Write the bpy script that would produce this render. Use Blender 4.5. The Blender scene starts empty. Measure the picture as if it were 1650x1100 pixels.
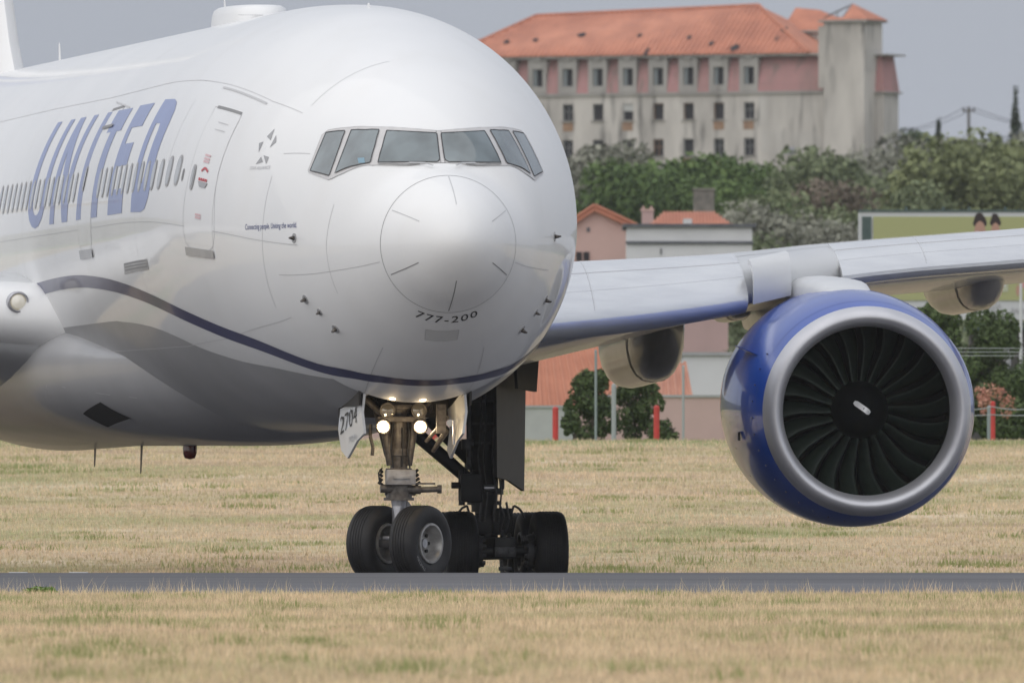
import bpy, bmesh, math, random
import numpy as np
from mathutils import Matrix, Vector
R = math.radians
rng = np.random.default_rng(7)
random.seed(7)
scene = bpy.context.scene
COL = scene.collection

# ------------------------------------------------------------------ camera
CAMZ = -1.26
cam_data = bpy.data.cameras.new('camera')
cam = bpy.data.objects.new('camera', cam_data); COL.objects.link(cam)
cam.location = (0, 0, CAMZ); cam.rotation_euler = (R(90), 0, 0)
cam_data.sensor_width = 36; cam_data.lens = 750.55; cam_data.shift_y = 0.32
cam_data.clip_start = 1; cam_data.clip_end = 12000
cam_data.dof.use_dof = True; cam_data.dof.focus_distance = 306; cam_data.dof.aperture_fstop = 10
scene.camera = cam

# ------------------------------------------------------------------ sky, sun, exposure
SUN_EL, SUN_AZ = R(42), R(230)          # azimuth measured clockwise from +Y
world = bpy.data.worlds.new('World'); scene.world = world; world.use_nodes = True
wn, wl = world.node_tree.nodes, world.node_tree.links
bg = wn['Background']
sky = wn.new('ShaderNodeTexSky'); sky.sky_type = 'NISHITA'; sky.sun_disc = False
sky.sun_elevation = SUN_EL; sky.sun_rotation = SUN_AZ; sky.dust_density = 4.0; sky.air_density = 1.0
mixw = wn.new('ShaderNodeMix'); mixw.data_type = 'RGBA'; mixw.inputs[0].default_value = 0.93
# overcast cloud layer, brighter towards the zenith as such skies are
tcw = wn.new('ShaderNodeTexCoord'); spw = wn.new('ShaderNodeSeparateXYZ'); wl.new(tcw.outputs['Generated'], spw.inputs[0])
mrw = wn.new('ShaderNodeMapRange'); mrw.inputs[1].default_value = 0.03; mrw.inputs[2].default_value = 1.0; wl.new(spw.outputs[2], mrw.inputs[0])
cw = wn.new('ShaderNodeMix'); cw.data_type = 'RGBA'; cw.inputs[6].default_value = (2.90, 3.09, 3.52, 1); cw.inputs[7].default_value = (4.6, 4.8, 5.25, 1)
wl.new(mrw.outputs[0], cw.inputs[0]); wl.new(cw.outputs[2], mixw.inputs[7])
wl.new(sky.outputs[0], mixw.inputs[6]); wl.new(mixw.outputs[2], bg.inputs[0]); bg.inputs[1].default_value = 0.10
sun_d = bpy.data.lights.new('sun', 'SUN'); sun = bpy.data.objects.new('sun', sun_d); COL.objects.link(sun)
sun_d.energy = 1.08; sun_d.angle = R(150); sun_d.color = (1, 0.965, 0.90)
sdir = Vector((math.sin(SUN_AZ) * math.cos(SUN_EL), math.cos(SUN_AZ) * math.cos(SUN_EL), math.sin(SUN_EL)))
sun.rotation_euler = sdir.to_track_quat('Z', 'Y').to_euler(); sun.location = (0, 200, 150)
scene.view_settings.view_transform = 'Standard'; scene.view_settings.look = 'None'
scene.view_settings.exposure = 0.6; scene.view_settings.gamma = 1.0
scene.render.engine = 'CYCLES'
scene.cycles.use_denoising = True; scene.cycles.max_bounces = 6; scene.cycles.volume_bounces = 1
scene.cycles.volume_step_rate = 5

# ------------------------------------------------------------------ helpers
def tag(o, label=None, cat=None, group=None, kind=None):
    if label: o['label'] = label
    if cat: o['category'] = cat
    if group: o['group'] = group
    if kind: o['kind'] = kind
    return o

def empty(name, loc=(0, 0, 0), rz=0, parent=None):
    o = bpy.data.objects.new(name, None); COL.objects.link(o)
    o.location = loc; o.rotation_euler = (0, 0, rz); o.empty_display_size = .3
    if parent: o.parent = parent
    return o

def link(name, me, parent=None):
    o = bpy.data.objects.new(name, me); COL.objects.link(o)
    if parent: o.parent = parent
    return o

def mesh(name, vs, fs, m=None, parent=None, smooth=False, mats=None, idx=None):
    me = bpy.data.meshes.new(name)
    me.from_pydata([tuple(map(float, v)) for v in vs], [], [tuple(map(int, f)) for f in fs])
    for q in (mats or ([m] if m else [])): me.materials.append(q)
    if idx is not None: me.polygons.foreach_set('material_index', idx)
    if smooth: me.polygons.foreach_set('use_smooth', [True] * len(me.polygons))
    me.update()
    return link(name, me, parent)

class MB:
    def __init__(s): s.v = []; s.f = []
    def add(s, vs, fs, M=None):
        b = len(s.v)
        s.v += [tuple(M @ Vector(v)) if M is not None else tuple(v) for v in vs]
        s.f += [tuple(b + i for i in f) for f in fs]; return s
    def box(s, c, d, M=None, bev=0.0):
        x, y, z = d[0] / 2, d[1] / 2, d[2] / 2
        T = Matrix.Translation(c) if M is None else M @ Matrix.Translation(c)
        if bev <= 0:
            vs = [(i * x, j * y, k * z) for i in (-1, 1) for j in (-1, 1) for k in (-1, 1)]
            fs = [(0, 1, 3, 2), (4, 6, 7, 5), (0, 4, 5, 1), (2, 3, 7, 6), (0, 2, 6, 4), (1, 5, 7, 3)]
            return s.add(vs, fs, T)
        bm = bmesh.new(); bmesh.ops.create_cube(bm, size=1)
        for v in bm.verts: v.co = Vector((v.co.x * d[0], v.co.y * d[1], v.co.z * d[2]))
        bmesh.ops.bevel(bm, geom=bm.edges[:], offset=bev, segments=2, affect='EDGES', profile=.6)
        bm.verts.ensure_lookup_table()
        vs = [tuple(v.co) for v in bm.verts]; fs = [[v.index for v in f.verts] for f in bm.faces]; bm.free()
        return s.add(vs, fs, T)
    def cyl(s, p0, p1, r0, r1=None, n=16, caps=True):
        r1 = r0 if r1 is None else r1
        p0, p1 = Vector(p0), Vector(p1); d = p1 - p0
        q = d.to_track_quat('Z', 'Y').to_matrix().to_4x4()
        vs = []
        for k, (pp, r) in enumerate(((p0, r0), (p1, r1))):
            for i in range(n):
                t = 2 * math.pi * i / n; vs.append(tuple(pp + q @ Vector((r * math.cos(t), r * math.sin(t), 0))))
        fs = [(i, (i + 1) % n, n + (i + 1) % n, n + i) for i in range(n)]
        if caps: fs += [tuple(range(n))[::-1], tuple(range(n, 2 * n))]
        return s.add(vs, fs)
    def tube(s, pts, r, n=8):
        for a, b in zip(pts[:-1], pts[1:]): s.cyl(a, b, r, r, n)
        return s
    def lathe(s, prof, n=32, M=None, closed=False):      # profile (r, y) turned about local Y
        vs = []; m = len(prof)
        for i in range(n):
            t = 2 * math.pi * i / n
            for r, y in prof: vs.append((r * math.cos(t), y, r * math.sin(t)))
        fs = []
        for i in range(n):
            j = (i + 1) % n
            for k in range(m if closed else m - 1):
                l = (k + 1) % m
                fs.append((i * m + k, j * m + k, j * m + l, i * m + l))
        return s.add(vs, fs, M)
    def build(s, name, m, parent=None, smooth=False): return mesh(name, s.v, s.f, m, parent, smooth)

def autosmooth(o, ang=40):
    me = o.data
    me.polygons.foreach_set('use_smooth', [True] * len(me.polygons))
    me.set_sharp_from_angle(angle=R(ang))
    return o

def mat(name, col, rough=.5, metal=0., coat=0., col2=None, scale=4., detail=4., bump=0., bscale=None, stretch=(1, 1, 1), spec=.5, contrast=(.35, .65), coatr=.05, attr=None):
    m = bpy.data.materials.new(name); m.use_nodes = True
    n, l = m.node_tree.nodes, m.node_tree.links
    b = n['Principled BSDF']
    b.inputs['Roughness'].default_value = rough; b.inputs['Metallic'].default_value = metal
    b.inputs['Coat Weight'].default_value = coat; b.inputs['Coat Roughness'].default_value = coatr
    b.inputs['Specular IOR Level'].default_value = spec
    b.inputs['Base Color'].default_value = (*col, 1)
    tc = n.new('ShaderNodeTexCoord'); mp = n.new('ShaderNodeMapping'); mp.inputs['Scale'].default_value = stretch
    l.new(tc.outputs['Object'], mp.inputs[0])
    if attr:
        at = n.new('ShaderNodeAttribute'); at.attribute_name = attr
        mx = n.new('ShaderNodeMix'); mx.data_type = 'RGBA'
        mx.inputs[6].default_value = (*col, 1); mx.inputs[7].default_value = (*col2, 1)
        l.new(at.outputs['Fac'], mx.inputs[0]); l.new(mx.outputs[2], b.inputs['Base Color'])
    elif col2 is not None:
        ns = n.new('ShaderNodeTexNoise'); ns.inputs['Scale'].default_value = scale; ns.inputs['Detail'].default_value = detail
        rp = n.new('ShaderNodeValToRGB'); rp.color_ramp.elements[0].position = contrast[0]; rp.color_ramp.elements[1].position = contrast[1]
        rp.color_ramp.elements[0].color = (*col, 1); rp.color_ramp.elements[1].color = (*col2, 1)
        l.new(mp.outputs[0], ns.inputs[0]); l.new(ns.outputs[0], rp.inputs[0]); l.new(rp.outputs[0], b.inputs['Base Color'])
    if bump:
        nb = n.new('ShaderNodeTexNoise'); nb.inputs['Scale'].default_value = bscale or scale * 3; nb.inputs['Detail'].default_value = 4
        bp = n.new('ShaderNodeBump'); bp.inputs['Strength'].default_value = bump; bp.inputs['Distance'].default_value = .05
        l.new(mp.outputs[0], nb.inputs[0]); l.new(nb.outputs[0], bp.inputs['Height']); l.new(bp.outputs[0], b.inputs['Normal'])
    return m

def pchip(x, y):
    x = np.asarray(x, float); y = np.asarray(y, float)
    h = np.diff(x); d = np.diff(y) / h; m = np.zeros_like(y)
    for i in range(1, len(x) - 1):
        if d[i - 1] * d[i] > 0:
            w1 = 2 * h[i] + h[i - 1]; w2 = h[i] + 2 * h[i - 1]; m[i] = (w1 + w2) / (w1 / d[i - 1] + w2 / d[i])
    m[0] = d[0]; m[-1] = d[-1]
    def f(q):
        q = np.clip(q, x[0], x[-1]); i = np.clip(np.searchsorted(x, q) - 1, 0, len(x) - 2); t = (q - x[i]) / h[i]
        return (2 * t**3 - 3 * t**2 + 1) * y[i] + (t**3 - 2 * t**2 + t) * h[i] * m[i] + (-2 * t**3 + 3 * t**2) * y[i + 1] + (t**3 - t**2) * h[i] * m[i + 1]
    return f

# ------------------------------------------------------------------ materials
M = {}
M['white'] = mat('white_paint', (.87, .87, .87), .45, coat=.45, coatr=.05, spec=.3, col2=(.83, .835, .84), scale=.35, bump=.05, bscale=.9)
_n, _l = M['white'].node_tree.nodes, M['white'].node_tree.links; _b = _n['Principled BSDF']; _src = _b.inputs['Base Color'].links[0].from_socket
_tc = _n.new('ShaderNodeTexCoord'); _mp = _n.new('ShaderNodeMapping'); _mp.inputs['Scale'].default_value = (.8, .8, .5); _ns = _n.new('ShaderNodeTexNoise'); _ns.inputs['Scale'].default_value = 1.3; _ns.inputs['Detail'].default_value = 7
_r = _n.new('ShaderNodeValToRGB'); _r.color_ramp.elements[0].position = .52; _r.color_ramp.elements[0].color = (1, 1, 1, 1); _r.color_ramp.elements[1].position = .80; _r.color_ramp.elements[1].color = (.965, .96, .95, 1)
_mx = _n.new('ShaderNodeMix'); _mx.data_type = 'RGBA'; _mx.blend_type = 'MULTIPLY'; _mx.inputs[0].default_value = 1
_l.new(_tc.outputs['Object'], _mp.inputs[0]); _l.new(_mp.outputs[0], _ns.inputs[0]); _l.new(_ns.outputs[0], _r.inputs[0]); _l.new(_src, _mx.inputs[6]); _l.new(_r.outputs[0], _mx.inputs[7]); _l.new(_mx.outputs[2], _b.inputs['Base Color'])
M['radome'] = M['white']
M['navy'] = mat('navy_paint', (.022, .025, .10), .35, coat=.25, col2=(.03, .034, .12), scale=3)
M['letter'] = mat('letter_blue_paint', (.25, .31, .56), .35, coat=.35, col2=(.23, .285, .52), scale=2)
M['deepblue'] = mat('text_blue_paint', (.05, .07, .22), .4)
M['black'] = mat('black_paint', (.012, .012, .014), .5)
M['seam'] = mat('panel_gap', (.56, .56, .57), .5)
M['belly'] = mat('belly_grey_paint', (.40, .40, .41), .45, coat=.2, coatr=.08, col2=(.35, .35, .36), scale=.6)
M['seamdark'] = mat('panel_gap_dark', (.26, .26, .265), .6)
M['greypaint'] = mat('grey_paint', (.42, .42, .43), .4, coat=.3, col2=(.36, .36, .37), scale=3)
M['framegrey'] = mat('window_surround_metal', (.62, .61, .61), .38, col2=(.57, .56, .56), scale=6)
M['seal'] = mat('window_seal', (.05, .05, .055), .6)
M['cockglass'] = mat('cockpit_glass', (.085, .11, .12), .10, spec=.8, coat=.6, col2=(.15, .19, .205), scale=2.4, detail=2, coatr=.04)  # mottled tint paints broken reflections into the opaque panes
M['cockglass'].node_tree.nodes['Principled BSDF'].inputs['IOR'].default_value = 1.6
M['paxglass'] = mat('cabin_window_glass', (.47, .48, .49), .18, coat=.5, col2=(.55, .56, .57), scale=2)
M['rim'] = mat('cabin_window_rim', (.42, .42, .43), .5)
M['slat'] = mat('slat_bare_metal', (.84, .85, .86), .17, metal=.5, col2=(.76, .77, .79), scale=1.6, stretch=(.7, 1, 6), bump=.04, bscale=5)
M['wing'] = mat('wing_grey_paint', (.60, .61, .62), .36, coat=.35, col2=(.54, .55, .565), scale=.8, bump=.04, bscale=3)
M['wingpanel'] = mat('wing_panel_grey', (.68, .69, .70), .33, coat=.3, col2=(.63, .64, .655), scale=2)
M['fairing'] = mat('fairing_paint', (.44, .425, .40), .33, coat=.4, col2=(.36, .345, .32), scale=1.5)
M['nacelle'] = mat('nacelle_blue_paint', (.006, .075, .44), .30, coat=.6, coatr=.04, col2=(.005, .062, .39), spec=.3, scale=1.2)
M['lip'] = mat('inlet_lip_metal', (.66, .66, .69), .50, metal=.75, col2=(.58, .58, .61), scale=1.5)
M['duct'] = mat('inlet_liner', (.02, .035, .026), .5, col2=(.012, .02, .016), scale=6)
M['blade'] = mat('fan_blade_titanium', (.028, .045, .032), .38, metal=.3, col2=(.018, .028, .022), scale=5)
M['spinner'] = mat('spinner_black', (.006, .007, .008), .45, coat=.25)
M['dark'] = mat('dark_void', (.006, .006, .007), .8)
M['gearwhite'] = mat('gear_light_grey_paint', (.42, .42, .44), .4, col2=(.28, .27, .27), scale=9, coat=.2)
M['geargrey'] = mat('gear_grimy_metal', (.16, .145, .13), .45, metal=.3, col2=(.07, .06, .055), scale=14)
M['gearsilver'] = mat('gear_silver', (.55, .55, .58), .3, metal=.7, col2=(.40, .40, .43), scale=8)
M['geardark'] = mat('main_gear_dark_paint', (.016, .016, .018), .5, col2=(.009, .009, .010), scale=5)
M['gearmid'] = mat('main_gear_grey_detail', (.10, .10, .105), .45, metal=.3, col2=(.05, .05, .055), scale=10)
M['tyre'] = mat('tyre_rubber', (.011, .011, .013), .62, col2=(.018, .017, .018), scale=6, bump=.1, bscale=20)
M['hub'] = mat('wheel_hub_metal', (.42, .41, .40), .38, metal=.5, col2=(.30, .29, .28), scale=10)
M['bay'] = mat('gear_bay_dark_brown', (.035, .030, .026), .6, col2=(.02, .017, .015), scale=6)  # very dark brown over the whole bay interior
M['lampglass'] = mat('lamp_glass', (.35, .33, .30), .08, metal=.6, coat=1)
M['beacon'] = mat('beacon_red', (.20, .02, .015), .2, coat=1)
M['redpaint'] = mat('red_marking', (.55, .10, .12), .5)
def emis(name, c, s):
    m = bpy.data.materials.new(name); m.use_nodes = True
    b = m.node_tree.nodes['Principled BSDF']; b.inputs['Emission Color'].default_value = (*c, 1); b.inputs['Emission Strength'].default_value = s
    b.inputs['Base Color'].default_value = (.8, .8, .8, 1)
    return m
M['lit'] = emis('lit_taxi_lamp', (1, .80, .50), 40)
M['litrim'] = emis('lamp_reflector_glow', (1, .50, .16), 1.1)
M['amber'] = emis('wing_root_lamp_glass', (.9, .75, .4), .12); M['amber'].node_tree.nodes['Principled BSDF'].inputs['Roughness'].default_value = .1

# ------------------------------------------------------------------ ground
_gy = [-400, 0, 60, 110, 155, 285, 294, 300, 302.5, 304.8, 341, 345, 500, 514, 640, 700, 820, 900, 1000, 1200, 1330, 1440, 1500, 1545, 1600, 1700, 2200, 3500, 6500]
_gz = [-3.6, -2.85, -2.35, -1.75, -1.37, -.268, -.07, .095, .08, 0, 0, .06, 4.1, 4.2, 4.3, 5.4, 10.5, 13.5, 16.8, 21, 24, 27.2, 28.8, 30.5, 33, 34.5, 33, 20, 0]
def gh(x, y):
    z = np.interp(y, _gy, _gz)
    w = np.clip((np.asarray(y) - 640) / 200, 0, 1)
    return z + w * (.9 * np.sin(x * .05 + y * .011) + .5 * np.sin(x * .13 - y * .02)) * np.clip((1540 - np.asarray(y)) / 200, 0.15, 1)

def grid_ground(name, xs, ys, m, dz=0):
    X, Y = np.meshgrid(xs, ys, indexing='ij'); Z = gh(X, Y) + dz
    nx, ny = len(xs), len(ys)
    vs = np.stack([X, Y, Z], -1).reshape(-1, 3)
    fs = [(i * ny + j, (i + 1) * ny + j, (i + 1) * ny + j + 1, i * ny + j + 1) for i in range(nx - 1) for j in range(ny - 1)]
    return mesh(name, vs, fs, m, None, True)

def field_material():
    m = bpy.data.materials.new('dry_grass_ground'); m.use_nodes = True
    n, l = m.node_tree.nodes, m.node_tree.links; b = n['Principled BSDF']; b.inputs['Roughness'].default_value = .95; b.inputs['Specular IOR Level'].default_value = .1
    tc = n.new('ShaderNodeTexCoord')
    def noise(sc, st, det=5, ofs=(0, 0, 0)):
        mp = n.new('ShaderNodeMapping'); mp.inputs['Scale'].default_value = st; mp.inputs['Location'].default_value = ofs
        ns = n.new('ShaderNodeTexNoise'); ns.inputs['Scale'].default_value = sc; ns.inputs['Detail'].default_value = det
        l.new(tc.outputs['Object'], mp.inputs[0]); l.new(mp.outputs[0], ns.inputs[0]); return ns.outputs[0]
    def ramp(src, stops):
        r = n.new('ShaderNodeValToRGB'); e = r.color_ramp.elements
        e[0].position = stops[0][0]; e[0].color = (*stops[0][1], 1); e[1].position = stops[-1][0]; e[1].color = (*stops[-1][1], 1)
        for p, c in stops[1:-1]:
            q = e.new(p); q.color = (*c, 1)
        l.new(src, r.inputs[0]); return r.outputs[0]
    base = ramp(noise(.16, (1, .9, 1), 6), [(.34, (.43, .32, .22)), (.46, (.59, .455, .305)), (.56, (.52, .425, .265)), (.68, (.70, .58, .42))])
    green = ramp(noise(.11, (1, .8, 1), 5, (40, 11, 0)), [(.50, (0, 0, 0)), (.68, (1, 1, 1))])
    mx = n.new('ShaderNodeMix'); mx.data_type = 'RGBA'; l.new(green, mx.inputs[0]); l.new(base, mx.inputs[6]); mx.inputs[7].default_value = (.33, .34, .155, 1)
    # the strip by the boundary fence is kept greener
    sp = n.new('ShaderNodeSeparateXYZ'); l.new(tc.outputs['Object'], sp.inputs[0])
    mr = n.new('ShaderNodeMapRange'); mr.inputs[1].default_value = 486; mr.inputs[2].default_value = 497; l.new(sp.outputs[1], mr.inputs[0])
    m2 = n.new('ShaderNodeMix'); m2.data_type = 'RGBA'; l.new(mr.outputs[0], m2.inputs[0]); l.new(mx.outputs[2], m2.inputs[6]); m2.inputs[7].default_value = (.20, .26, .09, 1)
    mr2 = n.new('ShaderNodeMapRange'); mr2.inputs[1].default_value = 560; mr2.inputs[2].default_value = 640; l.new(sp.outputs[1], mr2.inputs[0])
    m3 = n.new('ShaderNodeMix'); m3.data_type = 'RGBA'; l.new(mr2.outputs[0], m3.inputs[0]); l.new(m2.outputs[2], m3.inputs[6]); m3.inputs[7].default_value = (.13, .135, .08, 1); m2 = m3
    fine = n.new('ShaderNodeMix'); fine.data_type = 'RGBA'; fine.blend_type = 'MULTIPLY'; fine.inputs[0].default_value = .55
    l.new(m2.outputs[2], fine.inputs[6]); l.new(ramp(noise(6, (1, .35, 1), 6), [(.3, (.62, .62, .62)), (.7, (1.25, 1.25, 1.25))]), fine.inputs[7])
    l.new(fine.outputs[2], b.inputs['Base Color'])
    return m
M['field'] = field_material()
xs = np.unique(np.concatenate([np.linspace(-3000, -120, 12), np.linspace(-120, 120, 41), np.linspace(120, 3000, 12)]))
ys = np.unique(np.concatenate([_gy, np.arange(0, 1700, 20.)]))
tag(grid_ground('grass_field', xs, ys, M['field']), kind='structure')
M['asphalt'] = mat('asphalt', (.135, .135, .145), .85, col2=(.175, .175, .185), scale=.5, detail=8, stretch=(.15, 1.6, 1), bump=.1, bscale=8, spec=.2)
_n, _l = M['asphalt'].node_tree.nodes, M['asphalt'].node_tree.links
_b = _n['Principled BSDF']; _src = _b.inputs['Base Color'].links[0].from_socket; _tc = _n.new('ShaderNodeTexCoord'); _sp = _n.new('ShaderNodeSeparateXYZ'); _l.new(_tc.outputs['Object'], _sp.inputs[0])
_r = _n.new('ShaderNodeValToRGB'); _e = _r.color_ramp.elements; _e[0].position = 0; _e[0].color = (1.22, 1.2, 1.16, 1); _e[1].position = 1; _e[1].color = (.72, .72, .74, 1)
for _p, _c in ((.12, 1.12), (.2, 1.0), (.36, .95), (.38, .80), (.40, .93), (.62, .84), (.64, .68), (.67, .82)):
    _q = _e.new(_p); _q.color = (_c, _c, _c, 1)
_ns = _n.new('ShaderNodeTexNoise'); _ns.inputs['Scale'].default_value = .25; _mp = _n.new('ShaderNodeMapping'); _mp.inputs['Scale'].default_value = (.2, 1, 1); _l.new(_tc.outputs['Object'], _mp.inputs[0]); _l.new(_mp.outputs[0], _ns.inputs[0])
_ad = _n.new('ShaderNodeMath'); _ad.operation = 'MULTIPLY_ADD'; _ad.inputs[1].default_value = 2.2; _l.new(_ns.outputs[0], _ad.inputs[0]); _l.new(_sp.outputs[1], _ad.inputs[2])
_mr = _n.new('ShaderNodeMapRange'); _mr.inputs[1].default_value = 286; _mr.inputs[2].default_value = 303; _l.new(_ad.outputs[0], _mr.inputs[0]); _l.new(_mr.outputs[0], _r.inputs[0])
_mx = _n.new('ShaderNodeMix'); _mx.data_type = 'RGBA'; _mx.blend_type = 'MULTIPLY'; _mx.inputs[0].default_value = 1; _l.new(_src, _mx.inputs[6]); _l.new(_r.outputs[0], _mx.inputs[7]); _l.new(_mx.outputs[2], _b.inputs['Base Color'])
tag(grid_ground('runway', np.linspace(-900, 900, 61), np.array([285, 288, 291, 294, 297, 300, 302.5, 304.8, 315, 341.]), M['asphalt'], .004), kind='structure')
# painted edge marks on the far border of the paving
M['edgewhite'] = mat('edge_marker_white', (.75, .75, .72), .6)
for x, lab in ((-6.95, 'low white concrete edge slab by the runway, the leftmost one'), (-6.1, 'low white concrete edge slab by the runway, right of the other one')):
    o = MB().box((x, 300.6, .105), (.26, .4, .014)).build('edge_slab', M['edgewhite']); tag(o, lab, 'edge slab', 'edge slabs along the runway')

# grass blades (one object per field)
M['grassblade'] = mat('dry_grass_blades', (.74, .595, .42), .9, col2=(.44, .43, .235), attr='tone', spec=.1)
_n, _l = M['grassblade'].node_tree.nodes, M['grassblade'].node_tree.links; _b = _n['Principled BSDF']; _src = _b.inputs['Base Color'].links[0].from_socket
_at = _n.new('ShaderNodeAttribute'); _at.attribute_name = 'lum'; _mx = _n.new('ShaderNodeMix'); _mx.data_type = 'RGBA'; _mx.blend_type = 'MULTIPLY'; _mx.inputs[0].default_value = 1
_l.new(_src, _mx.inputs[6]); _l.new(_at.outputs['Color'], _mx.inputs[7]); _l.new(_mx.outputs[2], _b.inputs['Base Color'])
def grass(name, n, xr, yr, hr, wr, seed, lean=.5, green=.25, clump=3.0):
    r = np.random.default_rng(seed)
    x = r.uniform(*xr, n); y = r.uniform(*yr, n)
    # patchy height and tone
    def pn(x, y, s, ph): return .5 + .25 * np.sin(x * s + ph + 1.7 * np.sin(y * s * .8 + ph)) + .25 * np.sin(y * s * .6 - 1.3 * x * s + ph * 2)
    t = pn(x, y, 2.1, 1.) * .5 + pn(x, y, .55, 2.) * .5
    cx = np.floor(x * clump) + .5; cy = np.floor(y * clump * .6) + .5
    hsh = np.abs(np.sin(cx * 12.9898 + cy * 78.233) * 43758.5453) % 1
    h = r.uniform(*hr, n) * (.35 + .6 * t + .8 * hsh); w = r.uniform(*wr, n)
    a = r.uniform(0, 2 * np.pi, n); z = gh(x, y)
    la = r.uniform(0, 2 * np.pi, n); ll = r.uniform(0, lean, n) * h
    V = np.zeros((n, 3, 3))
    V[:, 0] = np.stack([x - w * np.cos(a), y - w * np.sin(a), z - .02], -1)
    V[:, 1] = np.stack([x + w * np.cos(a), y + w * np.sin(a), z - .02], -1)
    V[:, 2] = np.stack([x + ll * np.cos(la), y + ll * np.sin(la), z + h], -1)
    me = bpy.data.meshes.new(name)
    me.vertices.add(3 * n); me.vertices.foreach_set('co', V.reshape(-1))
    me.loops.add(3 * n); me.loops.foreach_set('vertex_index', np.arange(3 * n))
    me.polygons.add(n); me.polygons.foreach_set('loop_start', np.arange(0, 3 * n, 3)); me.polygons.foreach_set('loop_total', np.full(n, 3))
    me.update(calc_edges=True)
    g = pn(x, y, .35, 5.) * .6 + pn(x, y, 1.1, 3.) * .25 + hsh * .45
    tone = np.clip((g - (1 - green)) * 2.0 + r.normal(0, .25, n) - .10, -.40, 1)
    at = me.attributes.new('tone', 'FLOAT', 'POINT'); at.data.foreach_set('value', np.repeat(tone, 3))
    fx = np.floor(x * 5.3 + .6 * np.sin(y)); fy = np.floor(y * 1.1); h2 = np.abs(np.sin(fx * 91.17 + fy * 37.71) * 15731.743) % 1
    lum = np.clip(.50 + .30 * hsh + .34 * h2 + .22 * t + r.normal(0, .14, n), .3, 1.25)
    la_ = me.attributes.new('lum', 'FLOAT_COLOR', 'POINT'); lc = np.ones((3 * n, 4)); lc[:, :3] = np.repeat(lum, 3)[:, None] * np.array([1., .985, .96]); la_.data.foreach_set('color', lc.reshape(-1))
    me.materials.append(M['grassblade'])
    return link(name, me)
tag(grass('grass', 300000, (-7.5, 7.5), (150, 285.1), (.035, .085), (.004, .010), 1, green=.42), 'short dry straw coloured grass in front of the runway', 'grass', kind='stuff')
tag(grass('grass', 230000, (-15, 15), (343, 501), (.03, .075), (.007, .016), 2, green=.38), 'dry mown grass rising behind the runway', 'grass', kind='stuff')
tag(grass('grass', 1300, (-7.5, 7.5), (283.6, 285.4), (.08, .20), (.003, .006), 3, green=.3, lean=.8), 'taller seed stalks along the near runway edge', 'grass', kind='stuff')

M['greenblade'] = mat('green_grass_blades', (.24, .29, .10), .9, col2=(.36, .38, .17), attr='tone', spec=.1)
def clumps(name, nc, per, xr, yr, hr, wr, seed, rad):
    r = np.random.default_rng(seed); cx = r.uniform(*xr, nc); cy = r.uniform(*yr, nc); n = nc * per; k = np.repeat(np.arange(nc), per)
    sc = r.uniform(.4, 1.5, nc)[k]; x = cx[k] + r.normal(0, rad, n) * sc; y = np.minimum(cy[k] + r.normal(0, rad * 2, n) * sc, yr[1]); h = r.uniform(*hr, n) * sc; w = r.uniform(*wr, n); a = r.uniform(0, 6.28, n); z = gh(x, y); ll = r.uniform(0, .7, n) * h; la = r.uniform(0, 6.28, n)
    V = np.zeros((n, 3, 3)); V[:, 0] = np.stack([x - w * np.cos(a), y - w * np.sin(a), z - .02], -1); V[:, 1] = np.stack([x + w * np.cos(a), y + w * np.sin(a), z - .02], -1); V[:, 2] = np.stack([x + ll * np.cos(la), y + ll * np.sin(la), z + h], -1)
    me = bpy.data.meshes.new(name); me.vertices.add(3 * n); me.vertices.foreach_set('co', V.reshape(-1)); me.loops.add(3 * n); me.loops.foreach_set('vertex_index', np.arange(3 * n)); me.polygons.add(n); me.polygons.foreach_set('loop_start', np.arange(0, 3 * n, 3)); me.polygons.foreach_set('loop_total', np.full(n, 3)); me.update(calc_edges=True)
    at = me.attributes.new('tone', 'FLOAT', 'POINT'); at.data.foreach_set('value', np.repeat(r.random(n), 3)); me.materials.append(M['greenblade']); return link(name, me)
tag(clumps('grass_clumps', 150, 110, (-7.2, 7.2), (155, 284.5), (.05, .13), (.004, .010), 8, .13), 'green weed clumps scattered in the dry grass before the runway', 'grass', kind='stuff')
tag(clumps('grass_clumps', 190, 110, (-14, 14), (345, 500), (.05, .11), (.008, .018), 9, .35), 'green tufts scattered over the field behind the runway', 'grass', kind='stuff')

# ------------------------------------------------------------------ airliner body
A_PORT, A_X, A_Y = .151, -.73, 300.
plane = empty('airliner', (A_X, A_Y, 0), math.asin(A_PORT))
tag(plane, 'large white twin engine airliner with blue nacelle and navy cheat line, taxiing on the runway', 'airplane')
TAB = [(0,4.74,4.74,0,4.74),(.1,5.02,4.46,.29,4.74),(.3,5.24,4.24,.50,4.74),(.6,5.45,4.02,.71,4.74),(1.13,5.70,3.77,.965,4.74),
(1.65,5.90,3.50,1.21,4.74),(2.1,6.38,3.28,1.42,4.75),(2.6,6.72,3.07,1.62,4.76),(3.2,7.02,2.84,1.85,4.79),(4.3,7.45,2.54,2.19,4.88),
(6,7.92,2.37,2.59,5.05),(8,8.24,2.27,2.88,5.2),(10,8.38,2.24,3.04,5.3),(13,8.44,2.24,3.1,5.34),(20,8.44,2.24,3.1,5.34),(42,8.44,2.24,3.1,5.34),(46,8.43,2.45,3.0,5.45),
(50,8.38,3.2,2.7,5.8),(56,8.15,4.9,1.9,6.4),(62,7.5,6.3,.8,6.85),(63.7,7.0,6.85,.12,6.9)]
TT = np.array(TAB, float); SQ = np.sqrt(TT[:, 0])
FZT, FZB, FW, FM = [pchip(SQ, TT[:, k]) for k in (1, 2, 3, 4)]
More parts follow.
